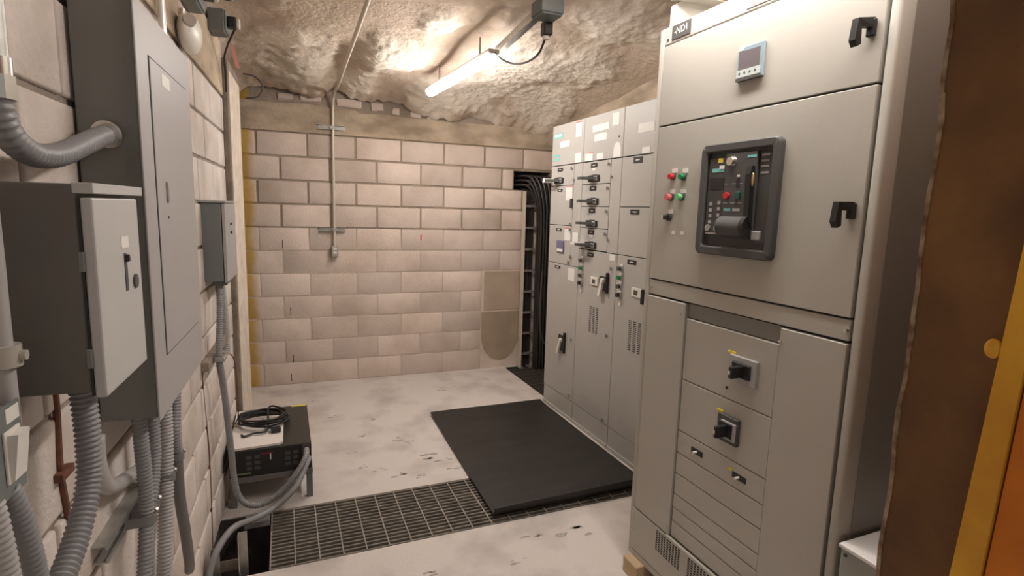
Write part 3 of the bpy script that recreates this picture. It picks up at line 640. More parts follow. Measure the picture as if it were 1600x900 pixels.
# pilot lamps and selector
for (y, z, mt, mcap) in ((1.773, 1.752, m_red, 1), (1.711, 1.749, m_green, 1), (1.777, 1.672, m_redpale, 0), (1.714, 1.672, m_greenpale, 0)):
    bb = bmn(); cyl(bb, (XM, y, z), (XM - 0.008, y, z), 0.0145); q = obj('pilot_lamp', bb, m_char, bd, True)
    bb = bmn(); cyl(bb, (XM - 0.008, y, z), (XM - (0.022 if mcap else 0.026), y, z), 0.0125, 0.0105 if mcap else 0.0125); obj('lens', bb, mt, q, True)
    fb('legend_plate', y - 0.020, y + 0.008, z + 0.014, z + 0.030, 0.003, m_white, q, xf=XM)
bb = bmn(); cyl(bb, (XM, 1.780, 1.594), (XM - 0.010, 1.780, 1.594), 0.0145); q = obj('selector_switch', bb, m_char, bd, True)
fb('legend_plate', 1.760, 1.788, 1.608, 1.624, 0.003, m_white, q, xf=XM); bb = bmn(); box(bb, XM - 0.030, XM - 0.009, 1.774, 1.788, 1.584, 1.604, 0.003); obj('selector_knob', bb, m_black, q); fb('knob_tip', 1.786, 1.796, 1.586, 1.602, 0.028, m_whitep, q, xf=XM)
for y in (1.752, 1.700): fb('torn_sticker', y - 0.010, y + 0.008, 1.528, 1.542, 0.001, m_white, bd, xf=XM); 
# rotary breaker handles in the cover plates
XP = XB + 0.004
def rot_breaker(y, z, hw, hh, parent, outer, inner):
    bb = bmn(); box(bb, XP - 0.014, XP, y - hw, y + hw, z - hh, z + hh, 0.002); q = obj('handle_frame', bb, outer, parent)
    if inner: bb = bmn(); box(bb, XP - 0.020, XP - 0.013, y - hw * 0.92, y + hw * 0.55, z - hh * 0.7, z + hh * 0.66, 0.002); obj('inner_frame', bb, inner, q)
    bb = bmn(); box(bb, XP - 0.022, XP - 0.012, y - hw * 0.68, y + hw * 0.70, z - hh * 0.56, z + hh * 0.58, 0.003); obj('handle_plate', bb, m_black, q)
    bb = bmn(); box(bb, XP - 0.072, XP - 0.020, y - hw * 0.25, y + hw * 0.05, z - hh * 0.45, z + hh * 0.45, 0.004, 2); obj('toggle', bb, m_black, q)
    fb('toggle_mark', y - hw * 0.12, y - hw * 0.02, z - 0.006, z + 0.006, 0.0735, m_white, q, xf=XP)
    fb('yellow_sticker', y + hw * 0.75, y + hw * 1.35, z + hh * 0.98, z + hh * 1.15, 0.004, m_yellow, q, xf=XP)
rot_breaker(1.342, 1.090, 0.058, 0.045, plates[0], m_steel, None)
knob('indicator_hole', 1.414, 1.007, 0.006, 0.001, m_black, plates[0], XP)
rot_breaker(1.385, 0.865, 0.047, 0.048, plates[1], m_char, m_steel)
for (y, z) in ((1.534, 0.715), (1.324, 0.714)):
    q = fb('mini_breaker', y - 0.030, y + 0.030, z - 0.010, z + 0.010, 0.003, m_black, plates[2], xf=XP)
    bb = bmn(); cyl(bb, (XP - 0.003, y, z), (XP - 0.020, y, z), 0.005, seg=8); obj('toggle', bb, m_whitep, q, True)
    if y < 1.4: fb('yellow_sticker', y + 0.032, y + 0.052, z + 0.008, z + 0.016, 0.002, m_yellow, q, xf=XP)
# timber bearers under it
for i, y in enumerate((1.84, 1.02)):
    bb = bmn(); box(bb, 1.375, 2.28, y - 0.05, y + 0.05, 0.0, 0.074, 0.003)
    tag(obj('timber_bearer', bb, m_wood), ('pale timber bearer under the far end of the switchboard', 'pale timber bearer under the near end of the switchboard')[i], 'timber')
# white box on the floor beside the switchboard
t = thing('metal_cabinet', 'small white topped metal cabinet beside the switchboard', 'cabinet', (1.6, 0.76, 0))
b = bmn(); box(b, 1.41, 1.85, 0.585, 0.935, 0.0, 0.70, 0.004, 2); obj('body', b, mat('cabinet_grey', (0.36, 0.37, 0.34), 0.5), t)
b = bmn(); box(b, 1.405, 1.855, 0.58, 0.940, 0.70, 0.712, 0.003, 2); obj('lid', b, mat('cabinet_white_lid', (0.80, 0.78, 0.76), 0.4), t)
b = bmn(); cyl(b, (1.4105, 0.92, 0.685), (1.406, 0.92, 0.685), 0.005, seg=8); obj('screw', b, m_char, t)

# ================================================================== RUBBER MAT, GRATINGS
b = bmn(); nx = 24
prof_ = [(3.985, 0.020), (3.95, 0.017), (3.90, 0.013), (3.8, 0.011)] + [(3.7 - 0.08 * i, 0.0105 + 0.001 * math.sin(i)) for i in range(14)] + [(2.55, 0.011), (2.505, 0.012), (2.485, 0.0145), (2.472, 0.020), (2.464, 0.030), (2.460, 0.046), (2.459, 0.064)]
nyy = len(prof_) - 1; th = 0.009; top = []; bot = []
for j, (y, z) in enumerate(prof_):
    a = Vector(prof_[max(j - 1, 0)]); c2 = Vector(prof_[min(j + 1, nyy)]); d = (c2 - a).normalized(); nrm = Vector((-d.y, d.x)); nrm = nrm if j < 0 else Vector((d.y, -d.x))
    f2 = (y - 2.48) / 1.5; r1 = []; r2 = []
    for i in range(nx + 1):
        f = i / nx; x = 0.972 + 0.04 * f2 * (1 - f) + (1.955 - 0.972) * f
        dz = 0.0012 * math.sin(9 * x + 4 * y)
        z_ = z + (z - 0.012) * 0.35 * f if z > 0.02 and y < 3 else z; r1.append((x, y, z_ + dz)); r2.append((x, y + nrm.x * th, max(0.0012, z_ + dz + nrm.y * th)))
    top.append(r1); bot.append(r2)
tv = [[b.verts.new(p) for p in r] for r in top]; bv = [[b.verts.new(p) for p in r] for r in bot]
for j in range(nyy):
    for i in range(nx):
        b.faces.new((tv[j][i], tv[j][i + 1], tv[j + 1][i + 1], tv[j + 1][i])); b.faces.new((bv[j][i], bv[j + 1][i], bv[j + 1][i + 1], bv[j][i + 1]))
for j in range(nyy):
    b.faces.new((tv[j][0], tv[j + 1][0], bv[j + 1][0], bv[j][0])); b.faces.new((tv[j][nx], bv[j][nx], bv[j + 1][nx], tv[j + 1][nx]))
for i in range(nx):
    b.faces.new((tv[0][i], bv[0][i], bv[0][i + 1], tv[0][i + 1])); b.faces.new((tv[nyy][i], tv[nyy][i + 1], bv[nyy][i + 1], bv[nyy][i]))
tag(obj('rubber_mat', b, m_rubber, None, True), 'black rubber floor mat with a curled near edge', 'mat')

def shared_box(name, sx, sy, sz, mtl):
    bb = bmn(); box(bb, -sx / 2, sx / 2, -sy / 2, sy / 2, -sz, 0); me_ = bpy.data.meshes.new(name); bb.to_mesh(me_); bb.free(); me_.materials.append(mtl); return me_
t = thing('floor_grating', 'long steel trench grating crossing the floor, partly under the mat', 'grating', (0.9, 2.68, -0.035))
gx0, gx1 = -0.105, 1.97; L_ = gx1 - gx0
me_b = shared_box('bearing_bar', L_, 0.010, 0.032, m_grate)
nb_ = 17
for i in range(nb_):
    y = TY0 + 0.012 + (TY1 - TY0 - 0.024) * i / (nb_ - 1); inst(me_b, 'bearing_bar', t, ((gx0 + gx1) / 2, y, -0.001))
me_c = shared_box('cross_rod', 0.006, TY1 - TY0 - 0.02, 0.008, m_gratec)
k = 0; x = gx0 + 0.004
while x < gx1:
    inst(me_c, 'cross_rod', t, (x, (TY0 + TY1) / 2, 0.0012)); x += 0.105
t = thing('floor_grating', 'dark steel grating at the foot of the cable drop', 'grating', (2.28, 4.53, -0.035))
me_b = shared_box('bearing_bar', 0.006, GY1 - GY0 - 0.01, 0.032, m_grateback)
for i in range(15): inst(me_b, 'bearing_bar', t, (GX0 + 0.008 + (GX1 - GX0 - 0.016) * i / 14, (GY0 + GY1) / 2, -0.001))
me_c = shared_box('cross_rod', GX1 - GX0 - 0.01, 0.006, 0.008, m_grateback)
for i in range(11): inst(me_c, 'cross_rod', t, ((GX0 + GX1) / 2, GY0 + 0.01 + (GY1 - GY0 - 0.02) * i / 10, 0.001))

# ================================================================== CABLE DROP ON THE BACK WALL
t = thing('cable_ladder', 'vertical galvanised cable ladder on the back wall', 'cable ladder', (2.32, 4.99, 0))
for x in (2.198, 2.47):
    bb = bmn(); box(bb, x - 0.006, x + 0.006, 4.955, 5.02, 0.0, 1.79, 0.002); obj('side_rail', bb, m_emt if x < 2.3 else m_galv, t)
me_r = shared_box('rung', 0.26, 0.022, 0.022, m_galv)
for i in range(8): inst(me_r, 'rung', t, (2.334, 5.0, 0.13 + 0.215 * i + 0.022))
for x in (2.198, 2.30): bb = bmn(); box(bb, x - 0.025, x + 0.025, 4.93, 5.02, 0.0, 0.012); obj('foot_bracket', bb, m_galv, t)
rc_ = random.Random(11)
for i in range(15):
    x = 2.325 + 0.0105 * i + rc_.uniform(-.003, .003); y = 4.945 - 0.0245 * (i % 3)
    xt = 2.125 + 0.021 * i
    bb = bmn(); pipe(bb, [(xt, 5.30, 1.84 + 0.04 * (i % 3)), (xt + 0.01, 5.09, 1.85 + 0.045 * (i % 3)), (xt + 0.03 + (x - xt) * 0.35, 4.985 - 0.015 * (i % 3), 1.84 + 0.035 * (i % 3)), ((x * 0.8 + xt * 0.2) + 0.01, y, 1.70), (x, y, 1.5), (x + rc_.uniform(-.004, .004), y, 1.0), (x + rc_.uniform(-.004, .004), y, 0.5), (x, y - 0.01, 0.1), (x, y - 0.01, -0.1)], 0.0105, 0.03, 8)
    tag(obj('power_cable', bb, m_cable, None, True), 'black power cable bundled down the ladder from the wall opening', 'cable', 'black cables of the back wall drop')
for i in range(6):  # extra cables, added to darken the wall between the rungs
    x = 2.222 + 0.0185 * i
    bb = bmn(); pipe(bb, [(x - 0.02, 5.30, 1.815), (x - 0.015, 5.10, 1.817), (x - 0.005, 5.040, 1.79), (x, 5.030, 1.70), (x + rc_.uniform(-.003, .003), 5.030, 1.0), (x, 5.030, 0.4), (x, 5.025, 0.05), (x, 5.012, -0.1)], 0.0078, 0.03, 8)
    tag(obj('power_cable', bb, m_cable, None, True), 'thin black cable added behind the ladder rungs to darken the gaps', 'cable', 'thin cables added behind the ladder rungs')
t = thing('loose_cable_loop', 'loose black cable loop beside the cable ladder foot', 'cable', (2.42, 4.88, 0.2))
bb = bmn(); pipe(bb, [(2.36, 4.87, 1.0), (2.35, 4.86, 0.6), (2.36, 4.85, 0.38), (2.42, 4.85, 0.25), (2.48, 4.86, 0.22)], 0.009, 0.02, 8); obj('loop', bb, m_char, t, True)

# ================================================================== CONDUIT WITH OUTLET ON BACK WALL
px = 0.41
t = thing('wall_conduit', 'cream rigid conduit running from ceiling down the back wall', 'conduit', BW(px, -0.03, 1.235))
b = bmn(); pipe(b, [BW(px, -0.03, 1.24), BW(px, -0.03, 1.6), BW(px, -0.03, 2.0), BW(px + .003, -0.03, 2.36), BW(px + 0.006, -0.045, 2.47), BW(px + 0.01, -0.13, 2.53), (0.42, 4.6, 2.530), (0.421, 4.0, 2.570), (0.424, 3.0, 2.634), (0.424, 2.0, 2.69), (0.424, 1.2, 2.735)], 0.0125, 0.02, 12); obj('pipe', b, m_emt, t, True)
t2 = thing('socket_outlet', 'small grey double socket box at the end of the wall conduit', 'socket', BW(px, -0.04, 1.15))
b = bmn(); box(b, px - 0.028, px + 0.028, -0.055, -0.0075, 1.150, 1.245, 0.004, 2); obj('box', b, m_galv, t2, T=MB)
for z in (1.172, 1.206):
    b = bmn(); box(b, px - 0.016, px + 0.016, -0.059, -0.054, z, z + 0.025, 0.004, 2); obj('receptacle', b, m_whitep, t2, T=MB)
for (z, lab) in ((2.262, 'upper slotted strut holding the wall conduit under the lintel'), (1.392, 'lower slotted strut holding the wall conduit above the socket')):
    t = thing('strut_clamp', lab, 'bracket', BW(px, -0.01, z - 0.02), 'struts of the wall conduit')
    dx = -0.005 if z > 2 else -0.01
    b = bmn(); x0, x1 = px - 0.115 + dx, px + 0.105 + dx; f0 = -0.0165 if z > 2 else -0.0075
    box(b, x0, x1, f0 - 0.004, f0, z - 0.02, z + 0.02); box(b, x0, x1, f0 - 0.022, f0 - 0.004, z - 0.02, z - 0.016); box(b, x0, x1, f0 - 0.022, f0 - 0.004, z + 0.016, z + 0.02); obj('channel', b, m_galv, t, T=MB)
    b = bmn(); box(b, px - 0.022, px + 0.022, -0.046, -0.042, z - 0.012, z + 0.012); obj('saddle', b, m_galv, t, T=MB)

# ================================================================== LEFT WALL: ENCLOSURES
def lb(name, n0, n1, s0, s1, z0, z1, mtl, parent, bev=0.003, seg=2):
    bb = bmn(); box(bb, n0, n1, s0, s1, z0, z1, bev, seg if bev else 1); return obj(name, bb, mtl, parent, T=ML)
# panelboard
t = thing('panelboard', 'large grey electrical panelboard on the left wall', 'electrical panel', LW(0.07, 1.70, 1.10))
lb('enclosure', 0.014, 0.127, 1.435, 1.965, 1.105, 2.022, m_steeld, t, 0.003)
cv = lb('front_cover', 0.1275, 0.1315, 1.425, 1.975, 1.098, 2.028, m_steel, t, 0.0012, 1)
dr = lb('panel_door', 0.1315, 0.1345, 1.52, 1.92, 1.235, 1.925, m_steel, cv, 0.001, 1)
lb('door_shadow_gap', 0.1313, 0.1319, 1.516, 1.924, 1.231, 1.929, m_gap, cv, 0)
lb('door_latch', 0.1345, 0.139, 1.60, 1.618, 1.60, 1.65, m_galv, dr, 0.001); lb('label', 0.1345, 0.1352, 1.62, 1.70, 1.882, 1.912, m_white, dr, 0)
lb('key_hole', 0.1345, 0.136, 1.605, 1.612, 1.56, 1.566, m_char, dr, 0)
# foreground disconnect box
t = thing('disconnect_box', 'grey disconnect box with a pale door, nearest on the left wall', 'electrical box', LW(0.09, 1.11, 1.30))
lb('enclosure', 0.012, 0.142, 1.012, 1.240, 1.305, 1.626, mat('dark_grey_box_paint', (0.155, 0.145, 0.125), 0.5, col2=(0.13, 0.12, 0.105), scale=6), t, 0.003)
lb('top_lip', 0.138, 0.165, 1.008, 1.262, 1.612, 1.628, m_boxdoor, t, 0.001, 1)
dd = lb('door', 0.1455, 0.162, 1.010, 1.235, 1.296, 1.606, m_boxdoor, t, 0.003)
lb('door_gap_strip', 0.1425, 0.1455, 1.008, 1.237, 1.30, 1.604, m_gap, t, 0)  # near-black strip filling the gap between door and enclosure
lb('paper_label', 0.162, 0.1628, 1.128, 1.166, 1.521, 1.541, m_white, dd, 0)
q = lb('toggle_slot', 0.162, 0.1632, 1.137, 1.150, 1.446, 1.512, m_char, dd, 0); lb('toggle', 0.162, 0.169, 1.139, 1.149, 1.497, 1.510, m_black, q, 0.002)
b = bmn(); cyl(b, (0.162, 1.192, 1.457), (0.165, 1.192, 1.457), 0.013, seg=18); obj('lock_knob', b, m_char, dd, True, ML)
for z in (1.345, 1.495): lb('hinge', 0.140, 0.147, 1.005, 1.011, z, z + 0.03, m_steeld, t, 0.001)
# small slate box farther on
t = thing('slate_enclosure', 'small slate grey enclosure on the left wall near the post', 'electrical box', LW(0.05, 2.98, 1.235))
lb('enclosure', 0.004, 0.088, 2.81, 3.17, 1.240, 1.600, m_slate, t, 0.003)
lb('rain_lip', 0.0, 0.108, 2.80, 3.18, 1.600, 1.609, m_steel, t, 0.001)
dd = lb('door', 0.091, 0.104, 2.812, 3.17, 1.236, 1.598, m_steel, t, 0.002)
for z in (1.46, 1.50): b = bmn(); cyl(b, (0.104, 2.98, z), (0.110, 2.98, z), 0.007, seg=10); obj('door_screw', b, m_black, dd, True, ML)
lb('hub_plate', 0.045, 0.098, 2.815, 2.98, 1.222, 1.240, m_char, t, 0.002)
# light switch
t = thing('light_switch', 'metal light switch box with a white rocker at lower left', 'switch', LW(0.05, 0.87, 1.21))
lb('box', 0.002, 0.082, 0.825, 0.920, 1.215, 1.325, m_galv, t, 0.004)
cvp = lb('cover_plate', 0.082, 0.0855, 0.818, 0.928, 1.208, 1.332, m_slate, t, 0.0015)
rk = lb('rocker_frame', 0.0855, 0.089, 0.874, 0.916, 1.228, 1.300, m_whitep, cvp, 0.0015)
b = bmn(); poly(b, [(0.089, 0.879, 1.232), (0.093, 0.879, 1.232), (0.101, 0.879, 1.295), (0.089, 0.879, 1.295)], (0, 0.032, 0)); obj('rocker', b, m_white, rk, T=ML)
lb('plate_sticker', 0.0855, 0.0862, 0.888, 0.922, 1.307, 1.327, m_white, cvp, 0)
b = bmn(); cyl(b, (0.0855, 0.896, 1.217), (0.0875, 0.896, 1.217), 0.0035, seg=8); obj('cover_screw', b, m_chrome, cvp, True, ML)

# ---- conduits
def conduit(name, label, pts, r, mtl=m_flex, rib=0.0095, fit=(), group='conduits on the left wall', seg=14):
    P_ = [LW(*p) for p in pts]
    lo = min(P_, key=lambda v: v.z)
    t = thing(name, label, 'conduit', lo, group)
    bb = bmn()
    if rib: ribbed(bb, P_, r, rib, seg)
    else: pipe(bb, P_, r, 0.015, seg)
    obj('sleeve', bb, mtl, t, True, autosm=False)
    for (i, L2) in fit:
        a = P_[0] if i == 0 else P_[-1]; d = ((P_[1] - P_[0]) if i == 0 else (P_[-2] - P_[-1])).normalized()
        bb = bmn(); cyl(bb, a - d * 0.004, a + d * L2, r * 1.18, seg=16); cyl(bb, a + d * L2 * 0.35, a + d * L2 * 0.6, r * 1.42, seg=16); obj('gland', bb, m_galv, t, True)
    return t
conduit('flexible_conduit', 'thick ribbed conduit dropping from the nearest grey box', [(0.085, 1.135, 1.30), (0.088, 1.135, 1.25), (0.09, 1.133, 1.19), (0.09, 1.124, 1.12), (0.088, 1.088, 1.065), (0.085, 1.03, 1.02), (0.08, 0.95, 0.985), (0.075, 0.86, 0.96)], 0.0200)
conduit('rigid_elbow', 'smooth grey conduit elbow behind the thick ribbed conduit', [(0.028, 1.355, 1.105), (0.028, 1.352, 1.06), (0.03, 1.352, 1.03), (0.035, 1.368, 0.985), (0.035, 1.42, 0.957), (0.035, 1.50, 0.935), (0.035, 1.59, 0.912)], 0.017, m_pvc, 0)
conduit('flexible_conduit', 'ribbed conduit at the near edge under the panelboard', [(0.08, 1.462, 1.105), (0.08, 1.468, 1.02), (0.08, 1.474, 0.94), (0.08, 1.469, 0.86), (0.078, 1.44, 0.76), (0.075, 1.415, 0.66), (0.07, 1.40, 0.4), (0.07, 1.40, 0.0)], 0.0165)
conduit('flexible_conduit', 'second ribbed conduit from the near edge under the panelboard', [(0.075, 1.585, 1.105), (0.075, 1.590, 1.00), (0.075, 1.575, 0.92), (0.075, 1.520, 0.84), (0.072, 1.49, 0.75), (0.07, 1.475, 0.6), (0.06, 1.47, 0.3), (0.06, 1.47, 0.0)], 0.016)
conduit('flexible_conduit', 'third, palest ribbed conduit under the panelboard', [(0.08, 1.69, 1.105), (0.08, 1.685, 1.00), (0.08, 1.67, 0.90), (0.08, 1.63, 0.75), (0.078, 1.59, 0.60), (0.07, 1.58, 0.3), (0.07, 1.58, 0.0)], 0.0195, m_pvc)
conduit('flexible_conduit', 'fourth ribbed conduit, at the far end under the panelboard', [(0.08, 1.83, 1.105), (0.08, 1.815, 1.02), (0.08, 1.785, 0.94), (0.08, 1.795, 0.86)], 0.016, m_flex)
conduit('rigid_conduit', 'dark smooth conduit bending away below the panelboard strut', [(0.08, 1.795, 0.865), (0.08, 1.79, 0.78), (0.08, 1.80, 0.70), (0.078, 1.84, 0.60), (0.072, 1.89, 0.50), (0.062, 1.95, 0.41), (0.05, 2.0, 0.35)], 0.0155, m_flexd, 0)
conduit('rigid_conduit', 'short pale pipe against the wall behind the fourth ribbed conduit', [(0.035, 2.04, 1.10), (0.035, 2.03, 0.95), (0.035, 2.02, 0.80), (0.032, 2.01, 0.66), (0.022, 2.02, 0.61)], 0.0135, m_pvc, 0)
conduit('flexible_conduit', 'ribbed conduit leaving the bottom of the light switch', [(0.076, 0.895, 1.214), (0.078, 0.905, 1.19), (0.08, 0.918, 1.147), (0.08, 0.938, 1.054), (0.075, 0.95, 0.95), (0.07, 0.95, 0.8)], 0.0145)
conduit('flexible_conduit', 'ribbed conduit at the extreme lower left corner', [(0.076, 0.855, 1.214), (0.078, 0.858, 1.18), (0.08, 0.864, 1.11), (0.08, 0.87, 1.0), (0.075, 0.87, 0.85)], 0.0145, m_pvc)
t = conduit('flexible_conduit', 'ribbed conduit curving into the side of the panelboard', [(0.05, 1.035, 1.755), (0.05, 1.040, 1.72), (0.052, 1.062, 1.69), (0.055, 1.12, 1.672), (0.06, 1.20, 1.678), (0.064, 1.30, 1.705), (0.068, 1.38, 1.728), (0.07, 1.435, 1.742)], 0.0205, m_flex, 0.0115)
b = bmn(); d = (LW(0.07, 1.435, 1.742) - LW(0.068, 1.38, 1.728)).normalized(); p_ = LW(0.07, 1.432, 1.7415); cyl(b, p_ - d * 0.012, p_, 0.0285, seg=20); cyl(b, p_ - d * 0.022, p_ - d * 0.012, 0.0255, seg=20); obj('lock_nut', b, m_chrome, t, True)
t = thing('rigid_conduit', 'upright metal conduit at the upper left edge', 'conduit', LW(0.05, 1.035, 1.75), 'conduits on the left wall')
b = bmn(); pipe(b, [LW(0.05, 1.035, 1.75), LW(0.05, 1.037, 2.0), LW(0.05, 1.04, 2.62)], 0.0185, 0.05, 14); obj('pipe', b, m_galv, t, True)
b = bmn(); cyl(b, LW(0.05, 1.035, 1.742), LW(0.05, 1.035, 1.775), 0.0245, seg=8); cyl(b, LW(0.05, 1.035, 1.775), LW(0.05, 1.035, 1.80), 0.0215, seg=18); obj('coupling', b, m_chrome, t, True)
t = thing('rigid_conduit', 'pale conduit at the left edge behind the light switch', 'conduit', LW(0.065, 0.945, 1.20), 'conduits on the left wall')
b = bmn(); pipe(b, [LW(0.065, 0.945, 1.20), LW(0.065, 0.945, 1.45), LW(0.065, 0.945, 1.62), LW(0.06, 0.945, 2.6)], 0.0125, 0.03, 12); obj('pipe', b, m_pvc, t, True)
b = bmn(); cyl(b, LW(0.065, 0.945, 1.372), LW(0.065, 0.945, 1.402), 0.021, seg=16); cyl(b, LW(0.08, 0.945, 1.387), LW(0.092, 0.945, 1.387), 0.007, seg=10); obj('coupling', b, m_clear, t, True)
# bright conduit above the panelboard
b = bmn(); pipe(b, [LW(0.03, 2.18, 2.03), LW(0.03, 2.18, 2.3), LW(0.03, 2.18, 2.62)], 0.0115, 0.05, 12)
tag(obj('rigid_conduit', b, mat('bright_conduit', (0.82, 0.80, 0.75), 0.3, 0.3), None, True), 'bright thin conduit rising behind the panelboard top', 'conduit', 'conduits on the left wall')
# strut brackets with pipe clamps
def strut(label, s0, s1, z, clamps, n0=0.0):
    t = thing('strut_bracket', label, 'bracket', LW(0.02, s0, z - 0.021), 'strut brackets on the left wall')
    bb = bmn(); box(bb, n0 + 0.001, n0 + 0.005, s0, s1, z - 0.021, z + 0.021); box(bb, n0 + 0.005, n0 + 0.041, s0, s1, z - 0.021, z - 0.017); box(bb, n0 + 0.005, n0 + 0.041, s0, s1, z + 0.017, z + 0.021)
    box(bb, n0 + 0.037, n0 + 0.041, s0, s1, z + 0.010, z + 0.017); box(bb, n0 + 0.037, n0 + 0.041, s0, s1, z - 0.017, z - 0.010); obj('channel', bb, m_galv, t, T=ML)
    for (s, n, r) in clamps:
        bb = bmn(); pts = []
        for i in range(11):
            a = -math.pi / 2 + math.pi * i / 10; pts.append((n + r * math.cos(a), s + r * math.sin(a)))
        pts = [(n0 + 0.041, s - r - 0.002)] + pts + [(n0 + 0.041, s + r + 0.002)]
        for i in range(len(pts) - 1):
            (a0, a1), (b0, b1) = pts[i], pts[i + 1]
            v = [bb.verts.new((a0, a1, z - 0.012)), bb.verts.new((b0, b1, z - 0.012)), bb.verts.new((b0, b1, z + 0.012)), bb.verts.new((a0, a1, z + 0.012))]; bb.faces.new(v)
        bmesh.ops.solidify(bb, geom=bb.faces[:], thickness=0.003); q = obj('pipe_clamp', bb, m_steel, t, T=ML)
        bb = bmn(); cyl(bb, (n + r * 0.6, s + r + 0.004, z), (n + r * 0.6, s + r + 0.016, z), 0.006, seg=6); obj('clamp_bolt', bb, m_chrome, q, True, ML)
    return t
strut('lower strut bracket clamping the two near conduits', 1.33, 1.60, 0.845, ((1.466, 0.080, 0.021), (1.530, 0.074, 0.0185)))
strut('upper strut bracket clamping the two far conduits', 1.60, 2.02, 0.855, ((1.662, 0.080, 0.022), (1.795, 0.080, 0.0185)))
# copper strap
t = thing('earth_strap', 'rust brown earth strap clipped to the wall below the near box', 'strap', LW(0.01, 1.23, 0.90))
b = bmn(); pipe(b, [LW(0.01, 1.235, 1.30), LW(0.01, 1.235, 1.20), LW(0.012, 1.222, 1.09), LW(0.012, 1.24, 0.97), LW(0.01, 1.245, 0.90)], 0.0065, 0.02, 8); obj('rod', b, m_rust, t, True)
lb('clip', 0.0, 0.024, 1.20, 1.255, 1.078, 1.094, m_rust, t, 0.002)
# flex from slate box, clamp, pipe beside
conduit('flexible_conduit', 'long ribbed conduit from the slate enclosure to the black unit', [(0.066, 2.852, 1.226), (0.064, 2.80, 1.05), (0.062, 2.75, 0.90), (0.066, 2.80, 0.75), (0.07, 2.83, 0.62), (0.075, 2.87, 0.42), (0.082, 2.88, 0.24), (0.10, 2.885, 0.14), (0.145, 2.885, 0.088), (0.215, 2.885, 0.085), (0.30, 2.885, 0.14), (0.372, 2.89, 0.225), (0.415, 2.93, 0.285), (0.42, 3.015, 0.29)], 0.0155, m_flex, 0.011)
conduit('flexible_conduit', 'lower conduit sweeping from the black unit to the left wall', [(0.43, 3.012, 0.245), (0.42, 2.94, 0.245), (0.36, 2.84, 0.165), (0.26, 2.80, 0.095), (0.18, 2.72, 0.10), (0.11, 2.58, 0.15), (0.06, 2.48, 0.12), (0.035, 2.43, 0.06), (0.03, 2.40, 0.0)], 0.0145, m_flex, 0)
conduit('rigid_conduit', 'ribbed conduit behind, farther under the slate enclosure', [(0.03, 3.10, 1.236), (0.03, 3.16, 1.10), (0.032, 3.20, 0.95), (0.03, 3.20, 0.80)], 0.022, m_pvc, 0.011)
t = thing('strut_bracket', 'rusty bracket holding the conduits under the slate enclosure', 'bracket', LW(0.03, 2.8, 0.88), 'strut brackets on the left wall')
lb('channel', 0.001, 0.040, 2.62, 3.30, 0.872, 0.912, m_post, t, 0.002); lb('clamp', 0.040, 0.088, 2.725, 2.79, 0.882, 0.905, m_galv, t, 0.006)
b = bmn(); cyl(b, (0.07, 2.80, 0.90), (0.07, 2.84, 0.90), 0.010, seg=8); obj('clamp_bolt', b, m_chrome, t, True, ML)
for i, (pts, lab) in enumerate((([(0.008, 2.66, 1.2), (0.008, 2.64, 0.8), (0.008, 2.70, 0.45), (0.008, 2.66, 0.0)], 'thin rusty wire down the wall left of the long conduit'),
                               ([(0.01, 3.30, 0.80), (0.05, 3.34, 0.72), (0.055, 3.36, 0.50), (0.045, 3.40, 0.36), (0.02, 3.3, 0.345)], 'thin rusty wire loop above the black unit'))):
    b = bmn(); pipe(b, [LW(*p) for p in pts], 0.0035 if i else 0.005, 0.02, 6); tag(obj('rusty_wire', b, m_rust, None, True), lab, 'wire')
# white sensor, junction boxes and plugs high on the left wall
t = thing('wall_sensor', 'white rounded wall sensor with a grey lens', 'sensor', LW(0.04, 2.55, 2.20))
b = bmn(); T = ML @ Matrix.Translation((0.045, 2.55, 2.250))
sphere(b, (0, 0, 0), 1.0, 0.040, 0.115, 0.080, 24)
for v in b.verts:
    if v.co.z > 0.045: v.co.z = 0.045 + (v.co.z - 0.045) * 0.25
    if v.co.z > 0: v.co.y *= 1.0 - 0.15 * v.co.z / 0.05
obj('housing', b, m_whitep, t, True, T)
b = bmn(); cyl(b, (0.012, -0.085, 0.015), (0.022, -0.112, 0.018), 0.022, seg=20); obj('lens', b, mat('sensor_lens', (0.42, 0.37, 0.33), 0.4), t, True, T)
b = bmn(); cyl(b, (-0.02, 0.0, 0.04), (-0.02, 0.0, 0.085), 0.010, seg=12); obj('stem', b, m_chrome, t, True, T)
b = bmn(); box(b, -0.045, -0.030, -0.03, 0.03, -0.03, 0.05, 0.004); obj('mount', b, m_whitep, t, False, T)
def jbox(label, plab, s, z, wd, hh, n1):
    t = thing('junction_box', label, 'electrical box', LW(n1 / 2, s, z), 'junction boxes high on the left wall')
    lb('housing', 0.012, n1, s - wd / 2, s + wd / 2, z, z + hh, m_slate, t, 0.005); lb('lid', n1, n1 + 0.008, s - wd / 2 + 0.005, s + wd / 2 - 0.005, z + 0.005, z + hh - 0.005, m_slate, t, 0.002)
    t2 = thing('power_plug', plab, 'plug', LW(n1 + 0.03, s, z + hh * 0.3), 'plugs high on the left wall')
    bb = bmn(); box(bb, n1 + 0.0085, n1 + 0.05, s - 0.025, s + 0.025, z + hh * 0.3, z + hh * 0.3 + 0.055, 0.006, 2); obj('plug_body', bb, m_black, t2, T=ML)
    bb = bmn(); box(bb, n1 + 0.05, n1 + 0.066, s - 0.02, s + 0.02, z + hh * 0.3 + 0.002, z + hh * 0.3 + 0.05, 0.005, 2); obj('collar', bb, m_whitep, t2, T=ML)
jbox('slate junction box directly above the white sensor', 'black plug in the junction box above the sensor', 2.66, 2.375, 0.16, 0.12, 0.070)
jbox('slate junction box right of the white sensor, near the post', 'black plug in the junction box near the post', 3.30, 2.452, 0.13, 0.105, 0.085)
